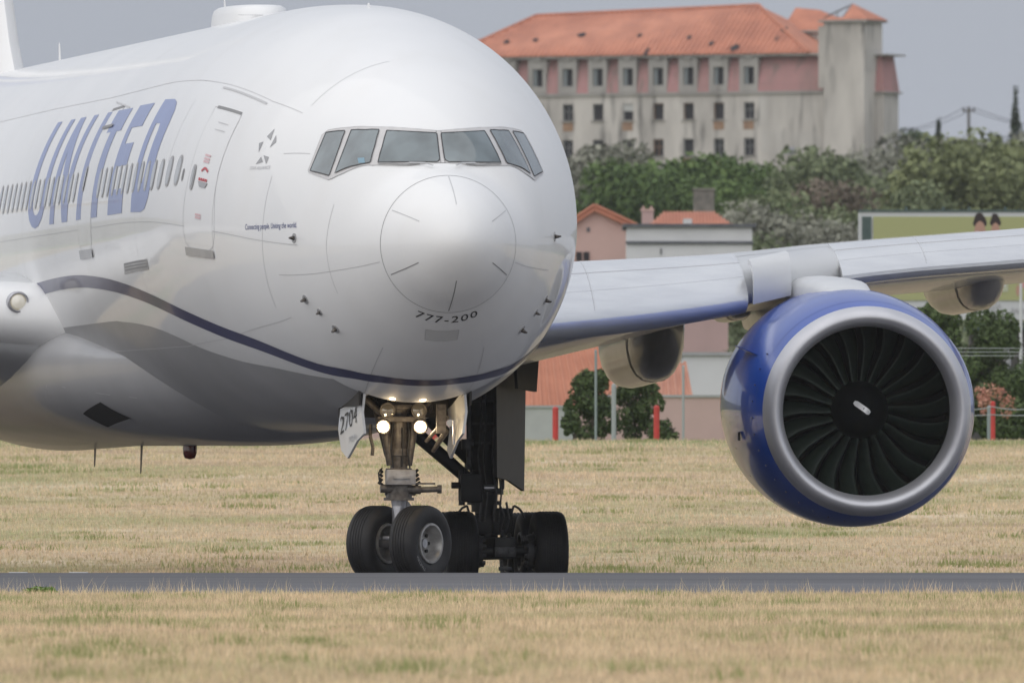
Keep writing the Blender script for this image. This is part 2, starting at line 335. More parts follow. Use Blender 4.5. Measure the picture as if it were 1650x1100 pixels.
def surf(a, ph):
    q = math.sqrt(max(a, 0)); w = float(FW(q)); m = float(FM(q)); s = math.sin(ph)
    return Vector((w * math.cos(ph), a, m + ((float(FZT(q)) - m) if s >= 0 else (m - float(FZB(q)))) * s))
def surfn(a, deg, off=0.):
    ph = R(deg); p = surf(a, ph)
    da = surf(a + .02, ph) - surf(max(a - .02, 0), ph); dp = surf(a, ph + .01) - surf(a, ph - .01)
    nn = dp.cross(da)
    nn = nn.normalized() if nn.length > 1e-9 else Vector((0, -1, 0))
    if nn.dot(Vector((math.cos(ph), -.05, math.sin(ph)))) < 0 : nn = -nn
    return p + nn * off, nn
def phi_of_z(a, z, side=-1):
    q = math.sqrt(a); m = float(FM(q)); s = (z - m) / ((float(FZT(q)) - m) if z > m else (m - float(FZB(q))))
    t = math.degrees(math.asin(max(-1, min(1, s))))
    return 180 - t if side < 0 else t

st = np.unique(np.concatenate([np.linspace(0, 2.9, 90)**2, [4.3, 6.3], np.arange(8.5, 63.7, .55), [63.7]]))
phs = np.unique(np.concatenate([np.arange(0, 360, 2.5), [252., 288.]]))
vs = []; fs = []; nph = len(phs)
for a in st:
    for d in phs: vs.append(surf(a, R(d)))
for i in range(len(st) - 1):
    am = (st[i] + st[i + 1]) / 2
    for j in range(nph):
        k = (j + 1) % nph; dm = (phs[j] + (phs[k] if k else 360)) / 2
        if 4.3 < am < 6.3 and 252 < dm < 288: continue
        fs.append((i * nph + j, i * nph + k, (i + 1) * nph + k, (i + 1) * nph + j))
body = mesh('fuselage', vs, fs, M['white'], plane, True)
bm = bmesh.new(); bm.from_mesh(body.data); bmesh.ops.remove_doubles(bm, verts=bm.verts, dist=1e-5)
bmesh.ops.dissolve_degenerate(bm, dist=1e-6, edges=bm.edges); bmesh.ops.recalc_face_normals(bm, faces=bm.faces); bm.to_mesh(body.data); bm.free()

def patch(name, polys, mapfn, hx, hy, m, parent=plane, smooth=True):
    bm = bmesh.new()
    for poly in polys:
        bm.faces.new([bm.verts.new((x, y, 0)) for x, y in poly])
    X = [v.co.x for v in bm.verts]; Y = [v.co.y for v in bm.verts]
    for ax, lo, hi, h in ((0, min(X), max(X), hx), (1, min(Y), max(Y), hy)):
        k = math.floor(lo / h) + 1
        while k * h < hi:
            co = [0, 0, 0]; no = [0, 0, 0]; co[ax] = k * h; no[ax] = 1
            bmesh.ops.bisect_plane(bm, geom=bm.verts[:] + bm.edges[:] + bm.faces[:], dist=1e-6, plane_co=co, plane_no=no)
            k += 1
    bmesh.ops.triangulate(bm, faces=bm.faces[:])
    for v in bm.verts: v.co = mapfn(v.co.x, v.co.y)
    bm.normal_update()
    me = bpy.data.meshes.new(name); bm.to_mesh(me); bm.free(); me.materials.append(m)
    me.polygons.foreach_set('use_smooth', [smooth] * len(me.polygons))
    return link(name, me, parent)
def smap(off): return lambda a, d: surfn(a, d, off)[0]

def ribbon(name, pts, w, m, off=.004, parent=plane, step=.12, wf=None, closed=False):
    # a thin strip along (a, deg) points on the skin
    dense = []
    for (a0, d0), (a1, d1) in zip(pts[:-1], pts[1:]):
        L = (surf(a1, R(d1)) - surf(a0, R(d0))).length; k = max(1, int(L / step))
        dense += [(a0 + (a1 - a0) * i / k, d0 + (d1 - d0) * i / k) for i in range(k)]
    dense.append(pts[-1])
    P = [surfn(a, d, off) for a, d in dense]; vs = []; n = len(P)
    for i in range(n):
        t = (P[min(i + 1, n - 1)][0] - P[max(i - 1, 0)][0]).normalized(); s = t.cross(P[i][1]).normalized()
        ww = (wf(i / (n - 1)) if wf else w) / 2
        vs += [P[i][0] - s * ww, P[i][0] + s * ww]
    fs = [(2 * i, 2 * i + 1, 2 * i + 3, 2 * i + 2) for i in range(n - 1)]
    return mesh(name, vs, fs, m, parent, True)

def spline(pts, n=6):
    out = []
    for i in range(len(pts) - 1):
        p0 = pts[max(i - 1, 0)]; p1 = pts[i]; p2 = pts[i + 1]; p3 = pts[min(i + 2, len(pts) - 1)]
        for k in range(n):
            t = k / n
            out.append(tuple(.5 * (2 * b + (c - a) * t + (2 * a - 5 * b + 4 * c - d) * t * t + (-a + 3 * b - 3 * c + d) * t**3) for a, b, c, d in zip(p0, p1, p2, p3)))
    out.append(pts[-1]); return out

# navy stripe, both flanks
half = [(3.30, 270), (3.36, 258), (3.55, 248), (4.05, 236), (5.5, 221.3), (7.56, 212.5), (10.63, 204.5), (13.68, 199.3), (16.78, 196.3), (19.5, 195.4), (23.0, 196.2), (28, 198.5)]
full = [(a, 540 - d) for a, d in half[:0:-1]] + half
ribbon('navy_stripe', spline(full, 8), .15, M['navy'], .004, wf=lambda t: .25 - .06 * min(1, abs(t - .5) * 5))

# grey belly paint below the white band
bl_ = [(3.95, 250), (4.11, 242.0), (4.82, 235.0), (6.0, 228.5), (7.42, 224.2), (9.52, 218.5), (11.08, 214.0), (12.77, 210.8), (15.38, 208.5), (19, 208), (44, 209)]
bs = spline(bl_, 4); fwd = [p for p in bs if p[0] < 4.3]; aft = [p for p in bs if p[0] >= 4.3]
for mir in (0, 1):
    f = (lambda q: [(a, 540 - d) for a, d in q]) if mir else (lambda q: q)
    patch('belly_paint', [f([(4.3, 252.)] + aft + [(44, 252.)])], smap(.0025), .5, 2.5, M['belly'])
patch('belly_paint', [[(6.3, 252.), (44, 252.), (44, 288.), (6.3, 288.)]], smap(.0025), .5, 2.5, M['belly'])

# radome ring, diverter strips and skin seams
ribbon('radome_joint', [(1.13, d) for d in range(0, 361, 4)], .011, M['seamdark'], .003)
for d0, a0, a1 in ((90, .34, 1.10), (270, .34, 1.08), (150, .42, 1.06), (30, .42, 1.06), (208, .42, 1.06), (-28, .42, 1.06)):
    ribbon('lightning_strip', [(a0, d0), ((a0 + a1) / 2, d0), (a1, d0)], .014, M['seamdark' if d0 in (270, 208, -28) else 'seam'], .004)
seams = [[(9.15, 146), (9.15, 165)], [(4.25, 100), (4.3, 133)], [(4.3, 160), (4.35, 205)], [(2.35, 162), (2.42, 180), (2.4, 206)], [(14.6, 182), (14.6, 194)], [(20.3, 182), (20.3, 194)], [(44, 142.8), (31.56, 142.8), (25.02, 142.0), (18.55, 142.0), (10.89, 140.3), (9.3, 140.0), (7.45, 139.5), (5.51, 138.8), (4.37, 136.8)],
 [(3.45, 147.5), (4.2, 151.8)], [(1.2, 195), (2.4, 194), (3.88, 193)], [(1.2, -15), (2.9, -11.5)],
 [(19.04, 217.), (13.12, 217.8), (10.46, 217.8), (7.31, 215.5)], [(6.5, 214.2), (3.97, 209.5)], [(19.04, 217.), (19.12, 229.8), (19.12, 240.5)],
 [(15.0, 209.2), (14.92, 214.5)], [(13.26, 212.5), (13.6, 226.0)], [(3.2, 181.), (6.3, 181.3)], [(7.75, 181.4), (16.1, 181.5)], [(17.5, 181.5), (30, 181.5)],
 [(2.49, 242.5), (4.28, 250.5)], [(2.46, 297), (4.28, 289.5)], [(11.2, 143), (11.4, 180), (11.4, 215)], [(24, 142), (24, 200)]]
for s_ in seams: ribbon('skin_seam', s_, .010, M['seam'], .003)
ribbon('drip_rail', [(8.02, 141.0), (5.65, 140.3)], .03, M['seam'], .012)
ribbon('drip_rail', [(17.57, 144.2), (15.43, 147.2)], .02, M['seam'], .012)
patch('access_panel', [[(1.62, 258.2), (1.62, 281), (1.89, 280.5), (1.89, 260.5)]], smap(.003), .1, 4, mat('access_panel_paint', (.70, .70, .69), .3, coat=.5))
ribbon('access_panel_gap', [(1.62, 258.2), (1.62, 281), (1.89, 280.5), (1.89, 260.5), (1.62, 258.2)], .01, M['seam'], .005)

# cockpit windows: left-hand outlines, mirrored for the other side
panes = {'L1': [(2.328, 117.23), (2.201, 111.58), (2.111, 105.37), (2.056, 98.72), (2.03, 91.76), (2.015, 91.2), (1.869, 91.33), (1.71, 91.57), (1.668, 92.52), (1.643, 94.0), (1.678, 101.61), (1.729, 108.98), (1.792, 116.18), (1.87, 123.17), (1.97, 129.79), (2.119, 123.41)],
         'L2': [(2.879, 130.28), (2.642, 125.81), (2.444, 120.5), (2.425, 120.55), (2.22, 126.72), (2.062, 133.32), (2.061, 134.11), (2.219, 139.81), (2.436, 145.32), (2.595, 149.29), (2.632, 144.42), (2.691, 139.62), (2.773, 134.9)],
         'L3': [(3.37, 137.58), (2.997, 132.32), (2.976, 132.57), (2.845, 138.55), (2.755, 144.68), (2.703, 150.91), (2.717, 151.55), (3.222, 153.08), (3.239, 147.91), (3.287, 142.72)]}
def inset(poly, k):
    cx = sum(p[0] for p in poly) / len(poly); cy = sum(p[1] for p in poly) / len(poly)
    return [(cx + (x - cx) * k, cy + (y - cy) * k) for x, y in poly]
sur_l = [(1.66, 96.0), (1.625, 90.0)]
sur_h = [(2.062, 86.72), (2.08, 94.06), (2.132, 101.06), (2.218, 107.86), (2.346, 114.06), (2.479, 118.98), (2.642, 123.35), (2.993, 130.2), (3.377, 136.28), (3.441, 139.23), (3.364, 143.89), (3.315, 148.59), (3.293, 153.29), (3.258, 153.83), (2.697, 153.09), (2.626, 152.08), (2.424, 147.49), (2.253, 142.15), (1.996, 133.19), (1.868, 125.93), (1.771, 118.11), (1.698, 111.25)]
sur_l = [(2.066, 90.)] + sur_h[1:] + [(1.655, 103.), (1.63, 96.), (1.625, 90.)]
sur = sur_l + [(a, 180 - d) for a, d in sur_l[::-1] if abs(d - 90) > .1]
o = patch('windshield_surround', [sur], smap(.008), .12, 3, M['framegrey'])
ribbon('surround_gap', sur + [sur[0]], .010, M['seam'], .010, parent=o)
for key, poly in panes.items():
    for mir in (0, 1):
        pl = [(a, 180 - d) for a, d in poly] if mir else poly
        w = patch('cockpit_window', [pl], smap(.016), .08, 3, M['cockglass'])
        ribbon('window_seal', pl + [pl[0]], .015, M['seal'], .020, parent=w)
for d in (88.6, 91.4): ribbon('centre_post_gap', [(1.62, d), (2.06, d)], .010, M['seamdark'], .011)
for sgn in (0, 1):
    f = (lambda d: 180 - d) if sgn else (lambda d: d)
    w = ribbon('wiper', [(1.95, f(130.)), (1.77, f(118.0)), (1.635, f(105.5))], .022, M['seamdark'], .03)
    ribbon('wiper_arm', [(1.72, f(112)), (1.62, f(103.0)), (1.47, f(98.))], .03, M['greypaint'], .045, parent=w)
    # small muted blue placard at a starboard cockpit pane
M['placard'] = mat('flight_deck_placard', (.22, .36, .45), .5)
patch('blue_placard', [[(2.22, 138.8), (2.12, 136.2), (2.20, 134.8), (2.31, 137.4)]], smap(.018), .1, 3, M['placard'])

# cabin windows
def rr(cx, cy, hx, hy, n=20, e=2.6):
    return [(cx + hx * math.copysign(abs(math.cos(t))**(2 / e), math.cos(t)), cy + hy * math.copysign(abs(math.sin(t))**(2 / e), math.sin(t))) for t in [2 * math.pi * i / n for i in range(n)]]
def disc(name, cx, cz, hx, hz, off, m, parent, side=-1):
    pts = rr(cx, cz, hx, hz)
    V = [surfn(cx, phi_of_z(cx, cz, side), off)[0]] + [surfn(a, phi_of_z(a, z, side), off)[0] for a, z in pts]
    return mesh(name, V, [(0, 1 + i, 1 + (i + 1) % len(pts)) for i in range(len(pts))], m, parent, True)
a = 8.42; k = 0
while a < 47:
    if not (15.9 < a < 17.8 or 29.3 < a < 31 or 42 < a < 43.5):
        zc = 5.90 if a > 9 else 5.93
        w = disc('cabin_window', a, zc, .150, .225, .006, M['rim'], plane)
        disc('window_pane', a + .02, zc, .118, .192, .008, M['paxglass'], w)
    a += .545; k += 1

# doors on the starboard side
def door(a0, a1, name):
    # a0 forward edge, a1 aft edge
    D = [(a0 + .06, 146.2), (a1 - .06, 146.8), (a1, 150), (a1 + .01, 165), (a1, 186), (a0, 186), (a0 + .01, 165), (a0, 149)]
    d = patch(name, [D], smap(.0028), .3, 2.5, M['white'])
    ribbon('door_gap', spline(D + [D[0]], 4), .012, M['seam'], .0055, parent=d)
    ribbon('door_lip', [(a0 + .05, 146.3), (a1 - .1, 146.9)], .045, M['seamdark'], .008, parent=d)
    patch('door_sill', [[(a0 - .02, 187.2), (a1 + .02, 187.2), (a1 + .02, 189.6), (a0 - .02, 189.6)]], smap(.02), .3, 1.5, M['greypaint'], d)
    w = patch('door_window', [rr(a1 - .22, 167.6, .10, 3.6)], smap(.014), .1, 2, M['rim'], d)
    return d
d1 = door(6.30, 7.70, 'entry_door')
patch('door_window_pane', [rr(7.50, 167.6, .06, 2.9)], smap(.018), .1, 2, M['paxglass'], d1)
for y in (151.0, 153.2): ribbon('hinge_line', [(7.15, y), (6.65, y - .2)], .012, M['seam'], .014, parent=d1)
ribbon('door_arrow', spline([(7.1, 165.4), (6.95, 164.4), (6.78, 165.2)], 4), .035, M['redpaint'], .014, parent=d1)
patch('door_handle', [[(7.16, 168.3), (6.68, 168.3), (6.78, 169.8), (7.06, 169.8)]], smap(.014), .2, 1, M['greypaint'], d1)
for yy in (160.8, 161.8, 162.6, 177.5, 178.3): ribbon('door_note', [(7.12, yy), (6.85, yy)], .03, mat('door_note_red', (.72, .50, .52), .5), .013, parent=d1)
for i in range(4): patch('door_mark', [[(7.15 - i * .11, 167.3), (7.07 - i * .11, 167.3), (7.07 - i * .11, 168.1), (7.15 - i * .11, 168.1)]], smap(.014), .2, 1, M['redpaint'], d1)
d2 = door(16.10, 17.45, 'entry_door')
patch('door_window_pane', [rr(17.2, 167.6, .06, 2.9)], smap(.018), .1, 2, M['paxglass'], d2)
patch('outflow_grille', [[(12.95, 192.4), (10.65, 191.5), (10.67, 194.5), (13.12, 195.4)]], smap(.006), .4, 1, M['greypaint'])
for q in (192.4, 193.2, 194): ribbon('grille_slot', [(12.9, q + .3), (10.75, q - .4)], .022, M['seamdark'], .010)
disc('pressure_port', 8.08, 5.86, .05, .09, .006, M['seamdark'], plane)
for pts in ([(17.24, 152.8), (16.14, 152.5)],): ribbon('door_handrail', pts, .05, M['seamdark'], .02)

# large word on the flank
T0, B0 = 147.6, 178.8
def arc(cx, cy, rx, ry, t0, t1, n=8): return [(cx + rx * math.cos(R(t0 + (t1 - t0) * i / n)), cy + ry * math.sin(R(t0 + (t1 - t0) * i / n))) for i in range(n + 1)]
LET = {
 'U': [[(23.46, T0), (22.95, T0), (22.95, 171.5)] + arc(22.44, 171.5, .50, 4.2, 0, 180)[1:] + [(21.94, T0), (21.45, T0), (21.45, 171)] + arc(22.455, 171, 1.005, 8.3, 180, 0)[1:]],
 'N': [[(20.8, T0), (20.2, T0), (19.27, 168), (19.27, T0), (18.77, T0), (18.77, B0), (19.37, B0), (20.3, 158.5), (20.3, B0), (20.8, B0)]],
 'I': [[(17.74, T0), (17.22, T0), (17.22, B0), (17.74, B0)]],
 'T': [[(16.55, T0), (14.95, T0), (14.95, 154.6), (15.42, 154.6), (15.42, B0), (16.08, B0), (16.08, 154.6), (16.55, 154.6)]],
 'E': [[(14.22, 147.3), (12.65, 147.3), (12.65, 154.4), (13.76, 154.4), (13.76, 159.2), (12.8, 159.2), (12.8, 165.6), (13.76, 165.6), (13.76, 172), (12.65, 172), (12.65, B0), (14.22, B0)]],
 'D': [[(11.75, 146.5), (11.33, 146.5), (11.33, B0), (11.75, B0)],
       [(11.33, 146.5), (10.85, 146.5), (10.5, 147.5), (10.25, 150), (10.15, 154), (10.15, 171), (10.25, 175), (10.5, 178), (10.85, B0), (11.33, B0), (11.33, 171), (10.95, 171), (10.86, 169), (10.86, 156), (10.95, 154), (11.33, 154)]]}
for ch in 'UNITED': patch('painted_letter', LET[ch], smap(.0045), .25, 2.0, M['letter'])

def text_mesh(s, shear=0., space=1.):
    cu = bpy.data.curves.new('lettering', 'FONT'); cu.body = s; cu.size = 1; cu.shear = shear; cu.space_character = space; cu.resolution_u = 3
    t = bpy.data.objects.new('lettering', cu); COL.objects.link(t)
    me = bpy.data.meshes.new_from_object(t); bpy.data.objects.remove(t); bpy.data.curves.remove(cu)
    return me
def text_patch(name, s, mapfn, m, parent=plane, shear=0., space=1., hx=.5, fat=0.):
    me = text_mesh(s, shear, space); me.name = name
    bm = bmesh.new(); bm.from_mesh(me); X = [v.co.x for v in bm.verts]; x0, x1 = min(X), max(X)
    k = 1
    while x0 + k * hx < x1:
        bmesh.ops.bisect_plane(bm, geom=bm.verts[:] + bm.edges[:] + bm.faces[:], dist=1e-6, plane_co=(x0 + k * hx, 0, 0), plane_no=(1, 0, 0)); k += 1
    bmesh.ops.triangulate(bm, faces=bm.faces[:])
    W = x1 - x0
    for v in bm.verts: v.co = mapfn((v.co.x - x0) / W, v.co.y)
    bm.to_mesh(me); bm.free(); me.materials.clear(); me.materials.append(m)
    return link(name, me, parent)
# "777-200" under the radome, letters run along the ring
text_patch('type_lettering', '777-200', lambda u, v: surfn(1.40 - v * .235, 246.4 + u * 48.4, .006)[0], M['black'], space=1.15, hx=.3)
def side_text(s, a0, a1, z0, hgt, m, off=.006, **k):
    def f(u, v):
        a = a0 + (a1 - a0) * u; return surfn(a, phi_of_z(a, z0 + v * hgt), off)[0]
    return text_patch('slogan_lettering', s, f, m, **k)
side_text('Connecting people. Uniting the world.', 4.93, 3.24, 5.005, .115, M['deepblue'])
M['logogrey'] = mat('logo_grey_paint', (.33, .33, .34), .4, coat=.4); M['textgrey'] = mat('lettering_grey_paint', (.55, .55, .57), .4)
for t in ([(4.87,146.0),(4.98,149.3),(4.8,149.8)], [(4.71,147.5),(4.6,149.5),(4.72,152.0)], [(5.01,151.2),(5.13,152.2),(5.01,154.8)], [(4.87,155.7),(4.75,157.0),(4.96,158.5)], [(4.81,155.0),(4.61,154.8),(4.62,157.2)]):
    patch('alliance_emblem', [t], smap(.005), .1, 1, M['logogrey'])
side_text('STAR ALLIANCE', 5.12, 4.45, 5.86, .07, M['textgrey'])

# probes on the nose flanks
def probe(a, d, s=1.0, name='air_probe'):
    p, n = surfn(a, d, 0); b = MB(); q = p + n * .07 * s
    b.cyl(p, q, .035 * s, .018 * s, 10); b.cyl(q + Vector((0, -.13 * s, 0)), q + Vector((0, .03, 0)), .011 * s, .016 * s, 8)
    pb = MB(); pb.cyl(p - n * .01, p + n * .008, .07 * s, .07 * s, 16)
    o = b.build(name, M['geargrey'], plane, True); pb.build('probe_base', M['greypaint'], o)
for a, d in ((3.30, 204.), (2.97, 220.8), (3.3, 336), (2.97, 319), (3.3, 178.5), (3.15, 2.5)): probe(a, d)
for d in (211., 329): probe(3.08, d, .8, 'ice_detector')

# dorsal hump and aerials
b = MB(); ring = []
NR = 28
for lev, (kk, zz) in enumerate(((1.03, -.12), (1.02, .06), (1.0, .20), (.955, .31), (.86, .365), (.6, .385), (.0, .39))):
    for i in range(NR):
        t = 2 * math.pi * i / NR; ca, sa = math.cos(t), math.sin(t)
        ring.append((.50 * kk * math.copysign(abs(ca)**.8, ca), 21.3 + 1.7 * kk * math.copysign(abs(sa)**.9, sa), 8.42 + zz * .72))
fsr = [(l * NR + i, l * NR + (i + 1) % NR, (l + 1) * NR + (i + 1) % NR, (l + 1) * NR + i) for l in range(6) for i in range(NR)]
b.add(ring, fsr); hump = b.build('antenna_dome', M['white'], plane, True)
sb = MB()
for i in range(11): sb.cyl((-.40 + i * .035, 19.62, 8.52), (-.40 + i * .035, 19.58, 8.52), .008, .008, 6)
sb.build('fastener', M['seam'], hump)
def blade_ant(a, z0, h, down=False, p=0., c=.28, m=None):
    s = -1 if down else 1; vs = []
    for k, (zz, aa, cc, tt) in enumerate(((-.04, 0, c, .022), (h * .9, .16 * abs(h) * 1.6, c * .5, .012), (h, .2 * abs(h) * 1.6, c * .3, .006))):
        for x, y in ((0, -cc / 2), (tt, 0), (0, cc / 2), (-tt, 0)): vs.append((p + x, a + aa + y, z0 + s * zz))
    fs = [(4 * l + i, 4 * l + (i + 1) % 4, 4 * l + 4 + (i + 1) % 4, 4 * l + 4 + i) for l in range(2) for i in range(4)] + [(8, 9, 10, 11)]
    mesh('blade_aerial', vs, fs, m or M['white'], plane, False)
blade_ant(43.2, 8.43, .36); blade_ant(23.9, 8.44, .46); blade_ant(8.9, 8.31, .06, c=.4)
blade_ant(33.4, 2.25, .46, True, m=M['geargrey'], c=.22); blade_ant(38.9, 2.31, .36, True, m=M['geargrey'], c=.2)
MB().cyl((0, 40.6, 8.42), (0, 40.6, 8.50), .07, .05, 10).build('beacon', M['geardark'], plane)
b = MB().lathe([(0, -.14), (.08, -.12), (.11, -.04), (.11, .0), (.11, .08)], 14, Matrix.Translation((0, 27.9, 2.10)) @ Matrix.Rotation(R(90), 4, 'X')); b.build('beacon', M['beacon'], plane, True)

# wing-body fairing with ram air inlet
_fa = [15.5, 17, 19, 21, 24, 34, 38, 41, 43]; _fw = pchip(_fa, [1.9, 2.3, 2.68, 2.95, 3.14, 3.16, 3.05, 2.7, 2.0]); _fb = pchip(_fa, [2.35, 2.17, 2.10, 2.10, 2.13, 2.23, 2.27, 2.35, 2.5])
_ft = pchip(_fa, [3.2, 3.5, 3.85, 4.1, 4.25, 4.25, 4.1, 3.8, 3.3])
def fsurf(a, deg, off=0):
    def P(a, d):
        w = float(_fw(a)); zb = float(_fb(a)); zt = float(_ft(a)); c, s = math.cos(R(d)), math.sin(R(d)); e = 2 / 2.35; mz = 3.35
        return Vector((w * math.copysign(abs(c)**e, c), a, mz + ((zt - mz) if s > 0 else (mz - zb)) * math.copysign(abs(s)**e, s)))
    p = P(a, deg)
    if off:
        n = (P(a, deg + .5) - P(a, deg - .5)).cross(P(a + .05, deg) - P(a - .05, deg)).normalized()
        if n.dot(Vector((math.cos(R(deg)), 0, math.sin(R(deg))))) < 0: n = -n
        p = p + n * off
    return p
sa = np.unique(np.concatenate([np.arange(15.5, 24, .3), np.arange(24, 43.1, .8), [43]])); N = 96
vs = [fsurf(a, 360 * j / N) for a in sa for j in range(N)]
fs = [(i * N + j, i * N + (j + 1) % N, (i + 1) * N + (j + 1) % N, (i + 1) * N + j) for i in range(len(sa) - 1) for j in range(N)]
fair = mesh('wing_body_fairing', vs, fs, M['belly'], plane, True)
inl = [(21.28, 214.3), (19.42, 205.9), (18.93, 220.7), (21.43, 228.1)]
patch('ram_air_inlet', [inl], lambda a, d: fsurf(a, d, .006), .3, 1, M['dark'], fair)
def ribf(name, pts, w, m, off, parent):
    V = []; 
    for i in range(len(pts)):
        p = fsurf(*pts[i], off); q = fsurf(*pts[min(i + 1, len(pts) - 1)], off) if i < len(pts) - 1 else None
        t = (q - p) if q is not None else (p - fsurf(*pts[i - 1], off))
        n = (fsurf(*pts[i], off + .1) - p); s = t.cross(n).normalized() * w / 2; V += [p - s, p + s]
    return mesh(name, V, [(2 * i, 2 * i + 1, 2 * i + 3, 2 * i + 2) for i in range(len(pts) - 1)], m, parent)
ribf('inlet_lip', [inl[0], ((inl[0][0] + inl[3][0]) / 2, (inl[0][1] + inl[3][1]) / 2), inl[3], ((inl[2][0] + inl[3][0]) / 2, (inl[2][1] + inl[3][1]) / 2), inl[2]], .05, M['greypaint'], .02, fair)
for pts in ([(17.5, 205), (19, 200), (21, 194)], [(22, 192), (22.6, 200), (22.6, 212)], [(19.0, 222), (18, 236)]): ribf('fairing_seam', [pts[0], pts[1], pts[2] if len(pts) > 2 else pts[1]][:len(pts)], .012, M['seam'], .006, fair)

# ------------------------------------------------------------------ wings
_wp = [0, 3.1, 5.46, 8.4, 9.9, 13.44, 20.4, 30.4]
LEa = pchip(_wp, [20.5, 22.6, 24.2, 26.2, 27.2, 29.7, 34.6, 41.5])
TEa = pchip(_wp, [35.2, 35.3, 35.4, 35.6, 35.8, 37.5, 41.0, 44.6])
LEz = pchip(_wp, [3.8, 3.95, 4.14, 4.50, 4.82, 5.16, 5.75, 6.65])
TPz = pchip(_wp, [4.6, 4.80, 4.97, 5.15, 5.31, 5.61, 6.22, 6.85])
LWz = pchip(_wp, [2.8, 3.02, 3.47, 4.17, 4.40, 4.75, 5.45, 6.5])
xu = [0, .004, .012, .03, .06, .11, .2, .32, .45, .6, .75, .88, 1]
yu = [0, .20, .36, .54, .70, .84, .96, 1.0, .96, .82, .55, .25, -.12]
yl = [0, .22, .38, .52, .62, .72, .85, .97, 1.0, .85, .60, .40, .22]
def wsec(p, side):
    a0, a1, z, zt, zl = float(LEa(p)), float(TEa(p)), float(LEz(p)), float(TPz(p)), float(LWz(p)); c = a1 - a0
    up = [Vector((side * p, a0 + x * c, z + y * (zt - z))) for x, y in zip(xu, yu)]
    lo = [Vector((side * p, a0 + x * c, z - y * (z - zl))) for x, y in zip(xu, yl)]
    return up, lo
for side in (1, -1):
    ps = [2.2, 3.1, 4, 5, 6.5, 7.9, 8.4, 9, 9.9, 11, 13.4, 16, 20, 25, 29.5, 30.4]
    vs = []; L = 2 * len(xu) - 1
    for p in ps:
        up, lo = wsec(p, side); vs += up[::-1] + lo[1:]
    fs = [(i * L + j, i * L + j + 1, (i + 1) * L + j + 1, (i + 1) * L + j) for i in range(len(ps) - 1) for j in range(L - 1)]
    fs += [((i + 1) * L - 1, i * L, (i + 1) * L, (i + 2) * L - 1) for i in range(len(ps) - 1)]
    fs.append(tuple(range((len(ps) - 1) * L, len(ps) * L)))
    w = mesh('wing', vs, fs, M['wing'], plane, True); autosmooth(w, 50)
    segs = [(4.2 if side > 0 else 4.6, 8.35), (10.0, 13.6), (13.66, 17.6), (17.66, 21.6), (21.66, 25.6), (25.66, 29.3)]
    for (p0, p1) in segs:
        vs = []; n = 8; sec = None
        for k in range(n + 1):
            p = p0 + (p1 - p0) * k / n; a0, a1, z, zt, zl = float(LEa(p)), float(TEa(p)), float(LEz(p)), float(TPz(p)), float(LWz(p))
            h = zt - z; c = min(a1 - a0, 9.5); out = []
            # droop nose: starts on the upper skin, rolls over the nose and returns under it
            prof = [(.16, .95), (.13, .87), (.095, .73), (.068, .58), (.043, .41), (.022, .23), (.008, .07), (.001, -.06), (.001, -.17), (.008, -.28), (.022, -.36), (.034, -.40), (.036, -.36), (.022, -.24), (.016, -.08), (.03, .18), (.06, .44), (.10, .66), (.16, .92)]
            for x, y in prof: out.append((side * p, a0 - .30 + x * c * 1.0, z + y * h * 1.06 - .02))
            sec = len(out); vs += out
        fs = [(i * sec + j, i * sec + (j + 1) % sec, (i + 1) * sec + (j + 1) % sec, (i + 1) * sec + j) for i in range(n) for j in range(sec)]
        fs += [tuple(range(sec)), tuple(range(n * sec, (n + 1) * sec))]
        sl = mesh('slat', vs, fs, M['slat'], w, True); autosmooth(sl, 35)
        def spt(p, x, y, o=.006):
            a0, a1, z, zt = float(LEa(p)), float(TEa(p)), float(LEz(p)), float(TPz(p)); c = min(a1 - a0, 9.5)
            return Vector((side * p, a0 - .30 + x * c - o, z + y * (zt - z) * 1.06 - .02 + o))
        for (x0, y0, wd, mm) in ((.095, .73, .012, 'seam'), (.043, .41, .006, 'wingpanel')):
            V = []
            for k in range(17):
                p = p0 + (p1 - p0) * k / 16; a_ = spt(p, x0, y0); V += [a_, a_ + Vector((0, -wd * .5, -wd))]
            mesh('slat_joint', V, [(2 * i, 2 * i + 1, 2 * i + 3, 2 * i + 2) for i in range(16)], M[mm], sl)
        pj = p0 + 1.5
        while pj < p1 - .3:
            V = []
            for x0, y0 in ((.16, .95), (.13, .87), (.095, .73), (.068, .58), (.043, .41), (.022, .23), (.008, .07)):
                V += [spt(pj, x0, y0), spt(pj + .010, x0, y0)]
            mesh('slat_joint', V, [(2 * i, 2 * i + 1, 2 * i + 3, 2 * i + 2) for i in range(6)], M['wingpanel'], sl); pj += 2.4
    # fixed upper panels and seams behind the slats
    for p0, p1, f in ((3.3, 7.9, .17), (3.3, 12.9, .26), (8.2, 13.0, .15), (3.3, 7.9, .12)):
        V = []; nn = 14
        for k in range(nn + 1):
            p = p0 + (p1 - p0) * k / nn; up, lo = wsec(p, side); a0, a1 = float(LEa(p)), float(TEa(p)); c = a1 - a0
            z = float(LEz(p)) + np.interp(f, xu, yu) * (float(TPz(p)) - float(LEz(p))) + .012
            V += [(side * p, a0 + f * c, z), (side * p, a0 + f * c + .05, z + .004)]
        mesh('wing_seam', V, [(2 * i, 2 * i + 1, 2 * i + 3, 2 * i + 2) for i in range(nn)], M['seam'], w)
